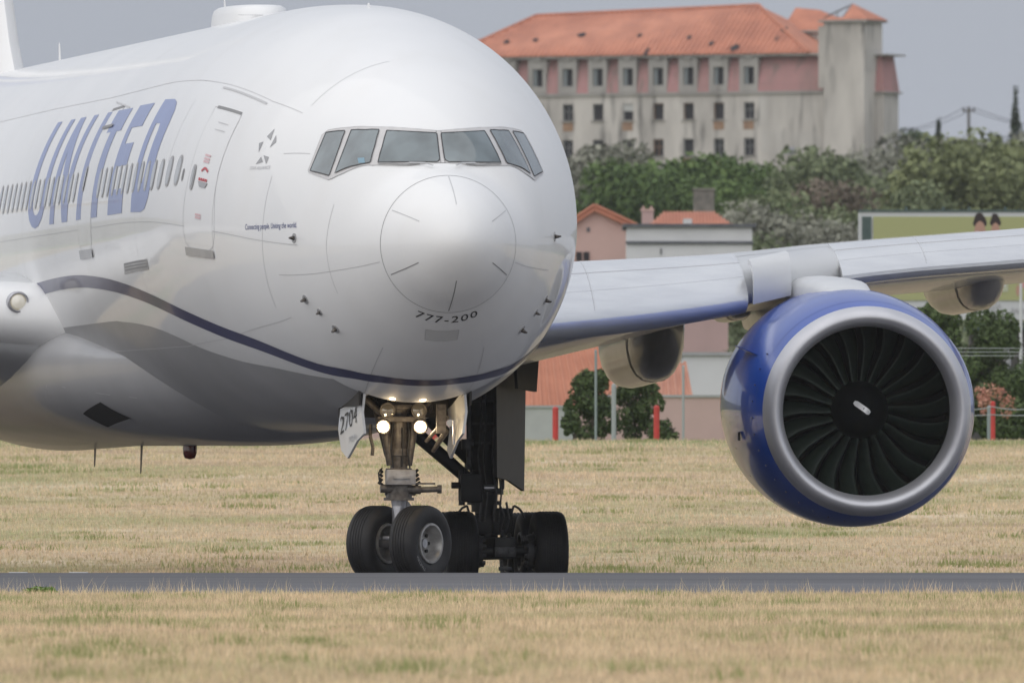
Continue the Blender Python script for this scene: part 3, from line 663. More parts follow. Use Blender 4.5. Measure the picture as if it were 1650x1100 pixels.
    # canoe shaped flap track fairings
    def canoe(pc, a0, a1, ztop, depth, wd, rake, nm='flap_track_fairing', parent=w):
        V = []; n = 22; K = 20
        for i in range(n + 1):
            t = i / n; r = min(1, (1 - (1 - min(t / .22, 1))**2.2)**.5) * (1 if t < .55 else max(.0, 1 - ((t - .55) / .45)**1.7))
            r = max(r, .02)
            for k in range(K):
                th = 2 * math.pi * k / K; c, s = math.cos(th), math.sin(th)
                V.append((side * pc + wd / 2 * r * math.copysign(abs(c)**.8, c), a0 + (a1 - a0) * t, ztop + rake * t + (s * .25 * r if s > 0 else -depth * r * abs(s)**.75)))
        F = [(i * K + k, i * K + (k + 1) % K, (i + 1) * K + (k + 1) % K, (i + 1) * K + k) for i in range(n) for k in range(K)]
        o = mesh(nm, V, F, M['fairing'], parent, True)
        # joint between fixed front and moving rear
        for tj in (.20,):
            V2 = []
            rr_ = (1 - (1 - min(tj / .22, 1))**2.2)**.5
            for i in range(21):
                th = math.pi + math.pi * i / 20; c, s = math.cos(th), math.sin(th)
                x = side * pc + (wd / 2 * rr_ + .006) * math.copysign(abs(c)**.8, c); zz = ztop + rake * tj - (depth * rr_ + .006) * abs(s)**.75; aa = a0 + (a1 - a0) * (tj + .012 * abs(s))
                V2 += [(x, aa, zz), (x, aa + .10, zz)]
            mesh('fairing_joint', V2, [(2 * i, 2 * i + 1, 2 * i + 3, 2 * i + 2) for i in range(20)], M['seamdark'], o)
    canoe(7.92, 31.0, 37.5, 4.12, .86, .88, -.2)
    canoe(12.98, 30.6, 37.0, 5.0, .64, .74, -.1)
    canoe(18.6, 33.4, 40., 5.5, .55, .7, -.1)
    canoe(9.0, 30.2, 33.5, 4.42, .25, .42, -.05, 'flaperon_fairing')
    if side > 0:
        # hinged nose panel beside the engine strut
        V = []
        for p in (8.42, 9.08):
            a0 = float(LEa(p)) - .42; z = float(LEz(p))
            for x, y in ((.55, .56), (.30, .52), (.10, .40), (.0, .22), (.0, -.02), (.05, -.14), (.11, -.12), (.07, .0), (.08, .2), (.16, .34), (.34, .44), (.55, .48)): V.append((p, a0 + x, z + y - .04))
        F = [(j, (j + 1) % 12, 12 + (j + 1) % 12, 12 + j) for j in range(12)] + [tuple(range(12)), tuple(range(12, 24))]
        autosmooth(mesh('krueger_flap', V, F, M['wingpanel'], w), 35)
    # wing root cuff with landing light
    V = []; K = 14
    for i, (p, ex) in enumerate(((2.7, .25), (3.3, .22), (3.9 if side > 0 else 4.55, .10))):
        a0, z, zt = float(LEa(p)), float(LEz(p)), float(TPz(p))
        for k in range(K + 1):
            t = math.pi * (k / K) - math.pi / 2
            V.append((side * p, a0 + .95 - (1.10 + ex) * math.cos(t)**.8 if math.cos(t) > 1e-6 else a0 + .95, z + .06 + (.58 if t > 0 else .46) * math.sin(t)))
    F = [(i * (K + 1) + k, i * (K + 1) + k + 1, (i + 1) * (K + 1) + k + 1, (i + 1) * (K + 1) + k) for i in range(2) for k in range(K)] + [tuple(range(2 * K + 2, 3 * K + 3))]
    cuff = mesh('wing_root_cuff', V, F, M['white'], w, True); autosmooth(cuff, 45)
    if side < 0:
        c0 = Vector((-3.36, float(LEa(3.36)) - .36, 4.27))
        b = MB().lathe([(0, -.03), (.08, -.02), (.125, .02), (.13, .10)], 24, Matrix.Translation(c0)); ll = b.build('landing_light', M['amber'], w, True)
        MB().lathe([(.125, .0), (.15, -.012), (.165, .03), (.165, .2)], 24, Matrix.Translation(c0)).build('light_bezel', M['gearsilver'], ll, True)

# ------------------------------------------------------------------ port engine
EM = Matrix.Translation((9.506, 21.6, 2.634)) @ Matrix.Rotation(math.atan(.035), 4, 'X') @ Matrix.Rotation(-math.atan(.05), 4, 'Z')
outer = [(1.587, .34), (1.66, .62), (1.735, 1.1), (1.79, 1.8), (1.815, 2.6), (1.815, 3.4), (1.78, 4.3), (1.68, 5.3), (1.50, 6.3), (1.32, 7.0), (1.30, 7.0), (1.28, 6.6)]
nac = MB().lathe(outer, 96).build('engine_nacelle', M['nacelle'], plane, True); nac.matrix_local = EM; autosmooth(nac, 50)
lipp = [(1.589, .345), (1.570, .24), (1.540, .13), (1.495, .045), (1.44, .0), (1.385, .02), (1.335, .09), (1.298, .20), (1.28, .33), (1.278, .46)]
MB().lathe(lipp, 96).build('inlet_lip', M['lip'], nac, True)
duct = [(1.278, .46), (1.30, .7), (1.35, .95), (1.385, 1.1), (1.39, 1.9)]
MB().lathe(duct, 72).build('inlet_duct', M['duct'], nac, True)
MB().lathe([(1.279, .452), (1.287, .49)], 72).build('duct_ring', mat('duct_seal_ring', (.10, .22, .15), .35, metal=.4), nac, True)
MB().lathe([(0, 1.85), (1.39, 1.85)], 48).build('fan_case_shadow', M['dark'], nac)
core = [(1.28, 6.6), (.95, 6.8), (.80, 7.6), (.66, 8.4), (.60, 8.4), (.35, 8.6), (.05, 9.3)]
MB().lathe(core, 48).build('core_cowl', M['geargrey'], nac, True)
FY = 1.12
MB().lathe([(0, FY - .62), (.045, FY - .60), (.12, FY - .50), (.24, FY - .30), (.36, FY - .08), (.43, FY + .08), (.44, FY + .35)], 48).build('spinner', M['spinner'], nac, True)
# spiral mark on the spinner
def spin(r, th):
    y = FY + np.interp(r, [0, .045, .12, .24, .36, .43], [-.62, -.60, -.50, -.30, -.08, .08]) - .022
    return (r * math.cos(th), y, r * math.sin(th))
V = []
for i in range(9):
    t = i / 8; cx, cz = -.15 + .22 * t, .13 - .17 * t; nx, nz = .6 * .042, .8 * .042
    if i in (0, 8): nx *= .6; nz *= .6
    for s in (-1, 1):
        x, z = cx + s * nx, cz + s * nz; V.append(spin(math.hypot(x, z), math.atan2(z, x)))
mesh('spinner_mark', V, [(2 * i, 2 * i + 1, 2 * i + 3, 2 * i + 2) for i in range(8)], mat('spinner_mark_white', (.8, .8, .8), .5), nac)
# wide chord blades
def blade_mesh():
    V = []; RS = 12; CS = 9
    for i in range(RS + 1):
        s = i / RS; r = .40 + s * .965
        beta = R(20 + 43 * s**.8); c = .235 + .105 * s
        lean = .10 * math.sin(s * math.pi * .9) - .05 * s; sweep = .05 * math.sin(s * 3.0) + .05 * s
        for k in range(2 * CS):
            if k <= CS: u = k / CS; side = 1
            else: u = 1 - (k - CS) / CS; side = -1
            th = .020 * (1 - .6 * s) * math.sin(math.pi * min(max(u, .02), .98))**.6 * side
            cam_ = (.16 - .11 * s) * c * 4 * u * (1 - u)
            x_ = (u - .5) * c; n_ = cam_ + th
            ax = x_ * math.cos(beta) - n_ * math.sin(beta) + FY + .26 + sweep
            tn = x_ * math.sin(beta) + n_ * math.cos(beta)
            ang = lean + tn / r
            V.append((r * math.sin(ang), ax, r * math.cos(ang)))
    W = 2 * CS
    F = [(i * W + k, i * W + (k + 1) % W, (i + 1) * W + (k + 1) % W, (i + 1) * W + k) for i in range(RS) for k in range(W)]
    me = bpy.data.meshes.new('fan_blade'); me.from_pydata(V, [], F); me.materials.append(M['blade'])
    me.polygons.foreach_set('use_smooth', [True] * len(F)); me.update(); return me
bme = blade_mesh()
for i in range(22):
    o = link('fan_blade', bme, nac); o.rotation_euler = (0, 2 * math.pi * (i + .35) / 22, 0)
# cowl seams, strake and latches
def nring(y, w, m, rad, name='cowl_seam'): return MB().lathe([(rad, y), (rad, y + w)], 96).build(name, m, nac, True)
nring(2.05, .012, M['navy'], 1.805); nring(4.6, .012, M['navy'], 1.768)
for ang in (200, 215, 232, 250): 
    r_ = 1.79; MB().box((r_ * math.cos(R(ang)), 2.9, r_ * math.sin(R(ang))), (.05, .12, .05)).build('cowl_latch', M['navy'], nac)
nring(.64, .010, M['navy'], 1.668)
for k in range(14):
    an = R(150 + k * 8.5); MB().box((1.70 * math.cos(an), .80, 1.70 * math.sin(an)), (.02, .035, .02)).build('cowl_fastener', M['navy'], nac)
MB().box((-1.775, 1.85, -.42), (.03, .10, .13)).build('pressure_relief_door', M['black'], nac)
t = R(152); cn = Vector((math.cos(t), 0, math.sin(t))); V = []
for y, h in ((1.35, 0), (1.75, .14), (2.25, .20), (2.5, .20), (2.55, 0)):
    rr0 = 1.76 + (y - 1.35) * .04
    for s in (-.006, .006):
        V.append(tuple(cn * (rr0 - .03) + Vector((0, y, s)))); V.append(tuple(cn * (rr0 + h) + Vector((0, y, s))))
F = [(4 * i, 4 * i + 1, 4 * i + 5, 4 * i + 4) for i in range(4)] + [(4 * i + 2, 4 * i + 3, 4 * i + 7, 4 * i + 6) for i in range(4)] + [(4 * i + 1, 4 * i + 3, 4 * i + 7, 4 * i + 5) for i in range(4)]
mesh('nacelle_strake', V, F, M['nacelle'], nac)
# engine strut
V = []; K = 20; secs = [(23.4, 4.28, .12, .04), (23.9, 4.36, .36, .18), (24.8, 4.43, .47, .27), (26.6, 4.45, .50, .33), (28.5, 4.45, .46, .34), (31.0, 4.45, .34, .32), (33.5, 4.5, .12, .2)]
for a, z, hw, hh in secs:
    for k in range(K):
        th = 2 * math.pi * k / K; c, s = math.cos(th), math.sin(th)
        V.append((9.60 + hw * math.copysign(abs(c)**.7, c), a, z + (hh if s > 0 else hh + .25) * math.copysign(abs(s)**.7, s)))
F = [(i * K + k, i * K + (k + 1) % K, (i + 1) * K + (k + 1) % K, (i + 1) * K + k) for i in range(len(secs) - 1) for k in range(K)] + [tuple(range(K))]
mesh('engine_strut', V, F, M['wingpanel'], plane, True)

# ------------------------------------------------------------------ tail
def fin(secs, m, name, vertical=True):
    V = []; xs_ = [0, .02, .06, .15, .3, .5, .75, 1]; ts = [0, .35, .6, .85, 1, .9, .5, .03]
    for (h, a0, c, t, base) in secs:
        pts = [(x, tt) for x, tt in zip(xs_, ts)] + [(x, -tt) for x, tt in list(zip(xs_, ts))[-2:0:-1]]
        for x, tt in pts: V.append((tt * t / 2, a0 + x * c, h) if vertical else (h, a0 + x * c, base + tt * t / 2))
    n = 14
    F = [(i * n + k, i * n + (k + 1) % n, (i + 1) * n + (k + 1) % n, (i + 1) * n + k) for i in range(len(secs) - 1) for k in range(n)] + [tuple(range((len(secs) - 1) * n, len(secs) * n))]
    return autosmooth(mesh(name, V, F, m, plane), 50)
fn = fin([(8.0, 48.2, 12.2, .85, 0), (9.0, 49.6, 10.8, .8, 0), (12, 52.5, 8.7, .62, 0), (18.5, 58.6, 4.2, .35, 0)], M['white'], 'tail_fin')
V = []
for side in (-1,):
    for h, a0, c, t in ((8.75, 49.95, 9.6, .86), (12, 53.3, 7.4, .66), (18.4, 59.1, 3.4, .39)):
        V += [(side * (t / 2 * .62), a0, h), (side * (t / 2 + .012), a0 + .28 * c, h), (side * (t / 2 * .97 + .01), a0 + .5 * c, h), (side * .06, a0 + c, h)]
mesh('fin_blue_panel', V, [(4 * i + k, 4 * i + k + 1, 4 * i + k + 5, 4 * i + k + 4) for i in range(2) for k in range(3)], mat('fin_blue_paint', (.06, .12, .45), .3, coat=.6), fn, True)
for side in (1, -1):
    fin([(side * .3, 54.3, 7.2, .7, 6.9), (side * 10.7, 61.6, 2.6, .25, 7.9)], M['wing'], 'horizontal_stabilizer', False)

# ------------------------------------------------------------------ nose gear
ng = empty('nose_gear', (0, 5.9, 0), 0, plane)
def P(b, name, m, smooth=False):
    o = b.build(name, m, ng, False)
    return autosmooth(o, 40) if smooth else o
# bay (walls, roof) around the opening
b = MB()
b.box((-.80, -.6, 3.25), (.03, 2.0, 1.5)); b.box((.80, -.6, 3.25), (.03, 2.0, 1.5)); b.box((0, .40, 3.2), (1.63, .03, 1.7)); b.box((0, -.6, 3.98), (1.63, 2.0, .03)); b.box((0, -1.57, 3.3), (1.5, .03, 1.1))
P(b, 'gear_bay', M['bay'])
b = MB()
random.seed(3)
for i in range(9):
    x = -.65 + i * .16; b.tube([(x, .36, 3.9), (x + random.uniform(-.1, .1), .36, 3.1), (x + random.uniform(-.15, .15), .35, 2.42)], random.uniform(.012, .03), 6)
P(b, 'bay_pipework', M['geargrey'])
P(MB().cyl((0, .0, 3.3), (0, 0, 1.62), .135, .125, 24).cyl((0, 0, 1.9), (0, 0, 1.80), .165, .165, 24).cyl((0, 0, 2.62), (0, 0, 2.45), .17, .17, 24), 'shock_strut', M['geargrey'], True)
P(MB().cyl((-.13, -.05, 1.66), (-.22, -.02, 2.35), .055, .075, 10).cyl((.13, -.05, 1.66), (.22, -.02, 2.35), .055, .075, 10).cyl((-.2, 0, 2.35), (-.62, .05, 2.75), .05, .05, 10).cyl((.2, 0, 2.35), (.62, .05, 2.75), .05, .05, 10), 'side_brace', M['geargrey'], True)
P(MB().cyl((-.16, .10, 1.80), (-.34, .34, 2.65), .035, .035, 10).cyl((.16, .10, 1.80), (.34, .34, 2.65), .035, .035, 10), 'drag_brace', M['geargrey'], True)
P(MB().box((0, -.26, 2.32), (.70, .07, .08), bev=.015).box((-.0, -.2, 2.5), (.5, .05, .06), bev=.01), 'lamp_bar', M['geargrey'])
P(MB().box((.0, -.15, 1.49), (.42, .22, .22), bev=.025).box((.0, -.27, 1.49), (.24, .02, .05), bev=.006), 'steering_housing', M['gearwhite'], True)
b = MB().cyl((-.28, -.10, 1.33), (.30, -.10, 1.31), .062, .062, 16).cyl((.30, -.10, 1.31), (.56, -.12, 1.32), .042, .042, 14).cyl((.54, -.12, 1.32), (.60, -.125, 1.32), .062, .062, 14).cyl((-.2, 0, 1.28), (.24, 0, 1.28), .05)
b.cyl((0, 0, 1.62), (0, 0, 1.20), .19, .19, 24).cyl((0, 0, 1.20), (0, 0, 1.16), .22, .22, 24).box((.34, -.1, 1.40), (.34, .05, .025))
P(b, 'steering_actuator', M['geargrey'], True)
b = MB()
for s in (-1, 1):
    for q in range(4): b.cyl((s * .24, -.05 + .02 * q, 1.38 + .06 * q), (s * (.30 - .01 * q), -.02, 1.42 + .06 * q), .022, .022, 8)
b.tube([(-.25, -.05, 1.62), (-.31, -.1, 1.55), (-.30, -.12, 1.45), (-.26, -.12, 1.38)], .012, 6).tube([(.14, -.14, 1.62), (.1, -.16, 1.85), (.13, -.14, 2.1), (.11, -.13, 2.4)], .012, 6).tube([(-.1, -.14, 1.62), (-.14, -.16, 1.9), (-.09, -.15, 2.4)], .012, 6).tube([(.02, -.15, 1.64), (.04, -.16, 2.2)], .015, 6)
P(b, 'hose', M['geardark'])
P(MB().cyl((0, 0, 1.18), (0, 0, 1.08), .115, .105, 24).cyl((0, 0, 1.10), (0, 0, .50), .10, .10, 24).cyl((0, 0, .80), (0, 0, .76), .115, .115, 24), 'shock_piston', M['gearsilver'], True)
steer = Matrix.Rotation(-(R(35) + math.asin(A_PORT)), 4, 'Z')   # turned to the aircraft's right
def SV(v): return tuple(steer @ Vector(v))
b = MB().cyl(SV((-.46, 0, .545)), SV((.46, 0, .545)), .065, .065, 16).cyl(SV((-.1, 0, .56)), SV((.1, 0, .56)), .11, .11, 20).cyl(SV((0, -.02, .60)), SV((0, -.20, .62)), .03).cyl(SV((-.12, -.2, .62)), SV((.12, -.2, .62)), .035, .035, 12)
P(b, 'axle', M['gearsilver'], True)
# torque links behind the piston
def plate(pts, t, M_):
    n = len(pts); V = [(-t / 2, y, z) for y, z in pts] + [(t / 2, y, z) for y, z in pts]
    F = [tuple(range(n))[::-1], tuple(range(n, 2 * n))] + [(i, (i + 1) % n, n + (i + 1) % n, n + i) for i in range(n)]
    return [tuple(M_ @ Vector(v)) for v in V], F
b = MB()
for sx in (-.07, .07):
    Mx = steer @ Matrix.Translation((sx, 0, 0))
    b.add(*plate([(.08, 1.17), (.42, .93), (.40, .88), (.08, 1.06)], .025, Mx)); b.add(*plate([(.42, .93), (.40, .86), (.08, .60), (.08, .70)], .025, Mx))
b.cyl(SV((-.09, .40, .905)), SV((.09, .40, .905)), .025).cyl(SV((-.09, .1, 1.11)), SV((.09, .1, 1.11)), .03)
P(b, 'torque_link', M['gearwhite'])
def tyre_profile(R0, w, rim):
    h = w / 2
    out = [(rim, -h * .62), (rim + .02, -h * .80), (rim + (R0 - rim) * .35, -h * .98), (rim + (R0 - rim) * .62, -h), (R0 - .055, -h * .93), (R0 - .022, -h * .80), (R0 - .006, -h * .60)]
    tread = []
    for g in (-.42, -.21, 0, .21, .42):
        tread += [(R0 - .003, h * (g - .06)), (R0 - .012, h * (g - .05)), (R0 - .012, h * (g + .05)), (R0 - .003, h * (g + .06))]
    return out + tread + [(r, -y) for r, y in out[::-1]]
def wheel(cx, cy, cz, Mx, R0, w, rim, outb, tname, mt, mh, par, n=56, flat=.018):
    T = Mx @ Matrix.Translation((cx, cy, cz)) @ Matrix.Rotation(R(-90), 4, 'Z')   # local Y of the lathe -> axle
    b = MB().lathe(tyre_profile(R0, w, rim), n, T)
    # standing tyres are a little flattened where they meet the ground
    b.v = [(x, y, max(z, .006 if par is ng else .066)) for x, y, z in b.v]
    o = b.build('tyre', mt, par); autosmooth(o, 35)
    hb = MB()
    for s in (-1, 1):
        d = s * w / 2
        hb.lathe([(rim + .022, d * .80), (rim + .018, d * .92), (rim - .012, d * .93), (rim - .028, d * .84), (rim - .045, d * .35), (rim - .07, d * .12), (.13, d * .06), (.10, d * .22), (.085, d * .26), (0, d * .26)], 40, T)
    hb.lathe([(rim, -w / 2 * .62), (rim, w / 2 * .62)], 40, T)
    h = hb.build('wheel_rim', mh, par); autosmooth(h, 35)
    return o
for s in (-1, 1): wheel(s * .375, 0, .545, steer, .546, .44, .27, s, 'nose', M['tyre'], M['hub'], ng)
for k in range(8):
    t = 2 * math.pi * k / 8
    P(MB().cyl(SV((.375 + .01, .155 * math.cos(t), .545 + .155 * math.sin(t))), SV((.375 + .045, .155 * math.cos(t), .545 + .155 * math.sin(t))), .026, .026, 8), 'wheel_bolt', M['geardark'])
# sidewall lettering
def tyre_text(s, r0, ang0, ang1, hgt):
    def f(u, v):
        t = R(ang0 + (ang1 - ang0) * u); r = r0 + v * hgt; return Vector(SV((.375 + .221, r * math.cos(t), .545 + r * math.sin(t))))
    return text_patch('sidewall_lettering', s, f, mat('sidewall_grey', (.30, .30, .30), .7), ng, hx=.4)
tyre_text('AIRCRAFT', .40, 205, 245, .06)
# lamps
for x, z, lit in ((-.275, 2.21, 1), (.262, 2.21, 1), (-.215, 2.445, 0), (.245, 2.445, 0)):
    T = Matrix.Translation((x, -.34, z)); r_ = .098 if lit else .105
    hs = MB().lathe([(0, .16), (.07, .14), (r_, .03), (r_ + .012, 0), (r_, -.008), (r_ - .012, .0)], 24, T).build('lamp_housing', M['geargrey'], ng, True)
    MB().lathe([(0, -.012), (r_ * .6, -.006), (r_ - .012, .004)], 24, T).build('lamp_lens' if not lit else 'lit_lamp_lens', M['litrim'] if lit else M['lampglass'], ng, True)
    if lit: MB().lathe([(0, -.022), (.045, -.020), (.068, -.011)], 24, T).build('lamp_filament', M['lit'], ng, True)
    if lit:
        ld = bpy.data.lights.new('taxi_lamp', 'POINT'); ld.energy = 4; ld.color = (1, .74, .42); ld.shadow_soft_size = .06
        lo = bpy.data.objects.new('taxi_lamp', ld); COL.objects.link(lo); lo.parent = ng; lo.location = (x, -.80, z - .05)
# doors: thin shells hanging from the bay edges
def gdoor(side):
    pf = [(-1.58, 2.72, .70), (-.9, 2.62, .715), (-.2, 2.52, .735), (.38, 2.47, .76)]
    bot = [(-1.50, 2.10), (-.9, 2.00), (-.1, 1.76), (.36, 1.88)]
    V = []
    for off in (0, .035):
        for (y, z, p), (yb, zb) in zip(pf, bot):
            V += [(side * (p + off), y, z), (side * (p + .03 + off), (y + yb) / 2, (z + zb) / 2), (side * (p - .01 + off), yb, zb)]
    n = 12; F = []
    for o in (0, n):
        for i in range(3):
            for k in range(2): F.append((o + i * 3 + k, o + i * 3 + k + 1, o + i * 3 + k + 4, o + i * 3 + k + 3))
    per = [0, 1, 2, 5, 8, 11, 10, 9, 6, 3]
    F += [(per[i], per[(i + 1) % 10], n + per[(i + 1) % 10], n + per[i]) for i in range(10)]
    return mesh('gear_door', V, F, M['white'], ng)
gd = gdoor(-1); gdoor(1)
def dt(u, v):
    y = .22 + (-1.15 - .22) * u; return Vector((-(float(np.interp(y, [-1.58, -.9, -.2, .38], [.70, .715, .735, .76])) + .0665), y, 2.10 + .17 * u + v * .36))
text_patch('fleet_number_lettering', '2704', dt, M['black'], ng, space=1.05)
def dt2(u, v):
    y = -.35 + (-.95 + .35) * u; return Vector((-(float(np.interp(y, [-1.58, -.9, -.2, .38], [.70, .715, .735, .76])) + .052), y, 1.97 + .06 * u + v * .12))
text_patch('fleet_number_lettering', '704', dt2, M['seam'], ng)
P(MB().cyl((.66, -.9, 2.3), (.66, -.9, 1.95), .02).cyl((.10, -.35, 2.62), (.55, -.5, 2.75), .02), 'door_link', M['gearsilver'])
b = MB()
b.tube([(-.42, -.1, 2.25), (-.43, -.1, 2.08), (-.39, -.1, 1.92), (-.40, -.1, 1.80)], .025, 8)
P(b, 'grounding_lead', M['geargrey'])
P(MB().box((.52, -.62, 2.32), (.14, .03, .42), M=Matrix.Rotation(R(0), 4, 'X')).cyl((.35, -.3, 2.0), (.62, -.6, 2.35), .03, .03, 8).cyl((.60, -.6, 2.15), (.45, -.3, 1.86), .045, .03, 8), 'door_linkage', M['geargrey'])
P(MB().cyl((.635, -.75, 2.26), (.625, -.80, 2.26), .05, .05, 12), 'side_lamp', M['lampglass'])

# ------------------------------------------------------------------ port main gear
mg = empty('main_gear', (5.24, 31.8, -.06), 0, plane)
def G(b, name, m, sm=False):
    o = b.build(name, m, mg); return autosmooth(o, 40) if sm else o
G(MB().cyl((-.08, 0, 3.9), (-.08, 0, 1.95), .27, .27, 24).cyl((-.08, 0, 2.0), (-.08, 0, 1.9), .31, .31, 24).cyl((-.08, 0, 2.9), (-.08, 0, 2.84), .29, .29, 24), 'shock_strut', M['geardark'], True)
G(MB().cyl((-.08, 0, 1.95), (-.08, 0, 1.25), .23, .20, 24).cyl((-.06, 0, 1.3), (-.03, 0, .75), .17, .17, 24).cyl((-.08, 0, 1.62), (-.08, 0, 1.52), .30, .30, 24).cyl((-.08, 0, 1.42), (-.08, 0, 1.36), .27, .27, 24), 'shock_piston', M['geardark'], True)
G(MB().box((-.34, -.25, 1.62), (.34, .3, .44), bev=.04).cyl((-.64, -.3, 1.66), (-.35, -.3, 1.66), .05).cyl((-.48, -.3, 1.35), (-.48, -.3, 1.9), .05, .05, 10), 'strut_lug', M['geardark'], True)
G(MB().cyl((-.30, -.1, 1.72), (-1.38, -.3, 2.62), .10, .12, 12).cyl((-.18, .1, 1.95), (-.98, .0, 2.75), .10, .12, 12), 'side_brace', M['geardark'], True)
G(MB().cyl((-.36, -.28, 1.9), (-.36, -.28, 3.5), .045, .045, 10).cyl((-.40, -.3, 2.38), (-.40, -.3, 2.22), .09, .09, 12).cyl((-.44, -.3, 2.30), (-.30, -.3, 2.30), .075, .075, 12).cyl((.17, -.25, 1.6), (.17, -.25, 3.5), .03, .03, 8), 'hydraulic_line', M['gearmid'], True)
b = MB()
for t0 in ((-.36, 1.25), (.30, 1.25)):
    pts = [(t0[0] + .0, -.3, 1.22)] + [(t0[0] + .22 * math.cos(R(q)) * (-1 if t0[0] < 0 else 1), -.3, 1.05 + .30 * math.sin(R(q))) for q in range(80, -60, -20)]
    G(MB().tube(pts, .02, 6), 'brake_hose', M['gearmid'])
for pts in ([(-.36, -.3, 2.2), (-.40, -.32, 2.0), (-.33, -.32, 1.85)], [(.1, -.3, 1.4), (.18, -.33, 1.2), (.12, -.3, .95)], [(.22, -.3, 1.4), (.26, -.33, 1.15), (.2, -.3, .9)]): G(MB().tube(pts, .018, 6), 'brake_hose', M['gearmid'])
G(MB().box((0, 0, .68), (.34, 3.3, .34), bev=.05).box((.18, -.1, 1.1), (.32, .3, .42), bev=.04).box((-.1, -.05, 1.05), (.5, .26, .3), bev=.05), 'bogie_beam', M['geardark'], True)
for z_ in (3.3, 2.95, 2.6, 2.3): G(MB().cyl((-.08, 0, z_), (-.08, 0, z_ + .04), .288, .288, 24), 'clamp_band', M['gearmid'], True)
for dx, r0 in ((-.20, .018), (-.12, .014), (.02, .02), (.10, .014)): G(MB().tube([(dx, -.30, 3.4), (dx + .03, -.31, 2.7), (dx - .02, -.32, 2.1), (dx + .04, -.30, 1.5), (dx, -.28, 1.1)], r0, 6), 'hydraulic_line', M['gearmid'], True)
G(MB().box((.06, -.34, 2.45), (.16, .10, .22), bev=.02), 'junction_box', M['gearmid'], True)
G(MB().cyl((-.14, -.34, 1.62), (.02, -.34, 1.62), .05, .05, 12), 'swivel', M['gearsilver'], True)
# door panel outboard of the strut
V = []
door_o = [(-.9, 3.55), (.75, 3.55), (.65, 1.58), (-.2, 1.74), (-.85, 1.78)]
G(MB().add(*plate([(y, z) for y, z in door_o], .05, Matrix.Translation((.34, 0, 0)) @ Matrix.Rotation(R(-25), 4, 'Z'))), 'strut_door', M['geardark'])
G(MB().add(*plate([(-.5, 3.65), (.5, 3.65), (.4, 3.12), (-.4, 3.16)], .05, Matrix.Translation((.56, -.1, 0)) @ Matrix.Rotation(R(-30), 4, 'Z'))), 'upper_door', M['geardark'])
I4 = Matrix.Identity(4)
for ax in (-1.45, 0, 1.45):
    G(MB().cyl((-.85, ax, .63), (.85, ax, .63), .09, .09, 14), 'axle', M['geardark'], True)
    for s in (-1, 1):
        wheel(s * .70, ax, .63, I4, .625, .50, .29, s, 'main', M['tyre'], M['geargrey'], mg, 48)
        if ax < 0:
            b = MB()
            for k in range(9):
                t = 2 * math.pi * k / 9; b.cyl((s * .40, ax + .21 * math.cos(t), .63 + .21 * math.sin(t)), (s * .30, ax + .21 * math.cos(t), .63 + .21 * math.sin(t)), .04, .035, 8)
            b.cyl((s * .44, ax, .63), (s * .36, ax, .63), .27, .25, 20)
            G(b, 'brake_pack', M['gearmid'], True)
b = MB()
b.box((0, -1.62, .62), (.34, .08, .16), bev=.03); b.cyl((-.09, -1.70, .64), (-.09, -1.62, .64), .05, .05, 12); b.cyl((.09, -1.70, .64), (.09, -1.62, .64), .05, .05, 12); b.cyl((-.05, -1.66, .86), (-.05, -1.6, .95), .03); b.cyl((.08, -1.6, .8), (.08, -1.5, .9), .03); b.box((0, -1.62, .36), (.2, .06, .06), bev=.01)
G(b, 'bogie_end_fitting', M['gearmid'], True)

# ------------------------------------------------------------------ plants
M['leaf_olive'] = mat('olive_leaves', (.17, .175, .135), .8, col2=(.34, .34, .275), attr='tone', spec=.2)
M['leaf_green'] = mat('green_leaves', (.065, .11, .035), .75, col2=(.165, .24, .075), attr='tone', spec=.25)
M['leaf_mid'] = mat('mid_green_leaves', (.12, .15, .08), .8, col2=(.24, .275, .15), attr='tone', spec=.2)
M['leaf_dark'] = mat('dark_leaves', (.040, .064, .024), .7, col2=(.115, .16, .055), attr='tone', spec=.3)
M['leaf_yellow'] = mat('yellow_green_leaves', (.15, .175, .085), .8, col2=(.28, .31, .15), attr='tone', spec=.2)
M['leaf_cypress'] = mat('cypress_leaves', (.025, .04, .02), .8, col2=(.06, .08, .035), attr='tone', spec=.2)
M['leaf_brown'] = mat('brown_scrub_leaves', (.14, .115, .085), .85, col2=(.23, .19, .15), attr='tone', spec=.1)
M['leaf_weed'] = mat('weed_leaves', (.12, .20, .04), .7, col2=(.26, .36, .09), attr='tone')
M['flower'] = mat('orange_flowers', (.42, .16, .11), .7, col2=(.58, .30, .22), attr='tone')
M['bark'] = mat('bark', (.11, .09, .07), .9, col2=(.06, .05, .04), scale=8)
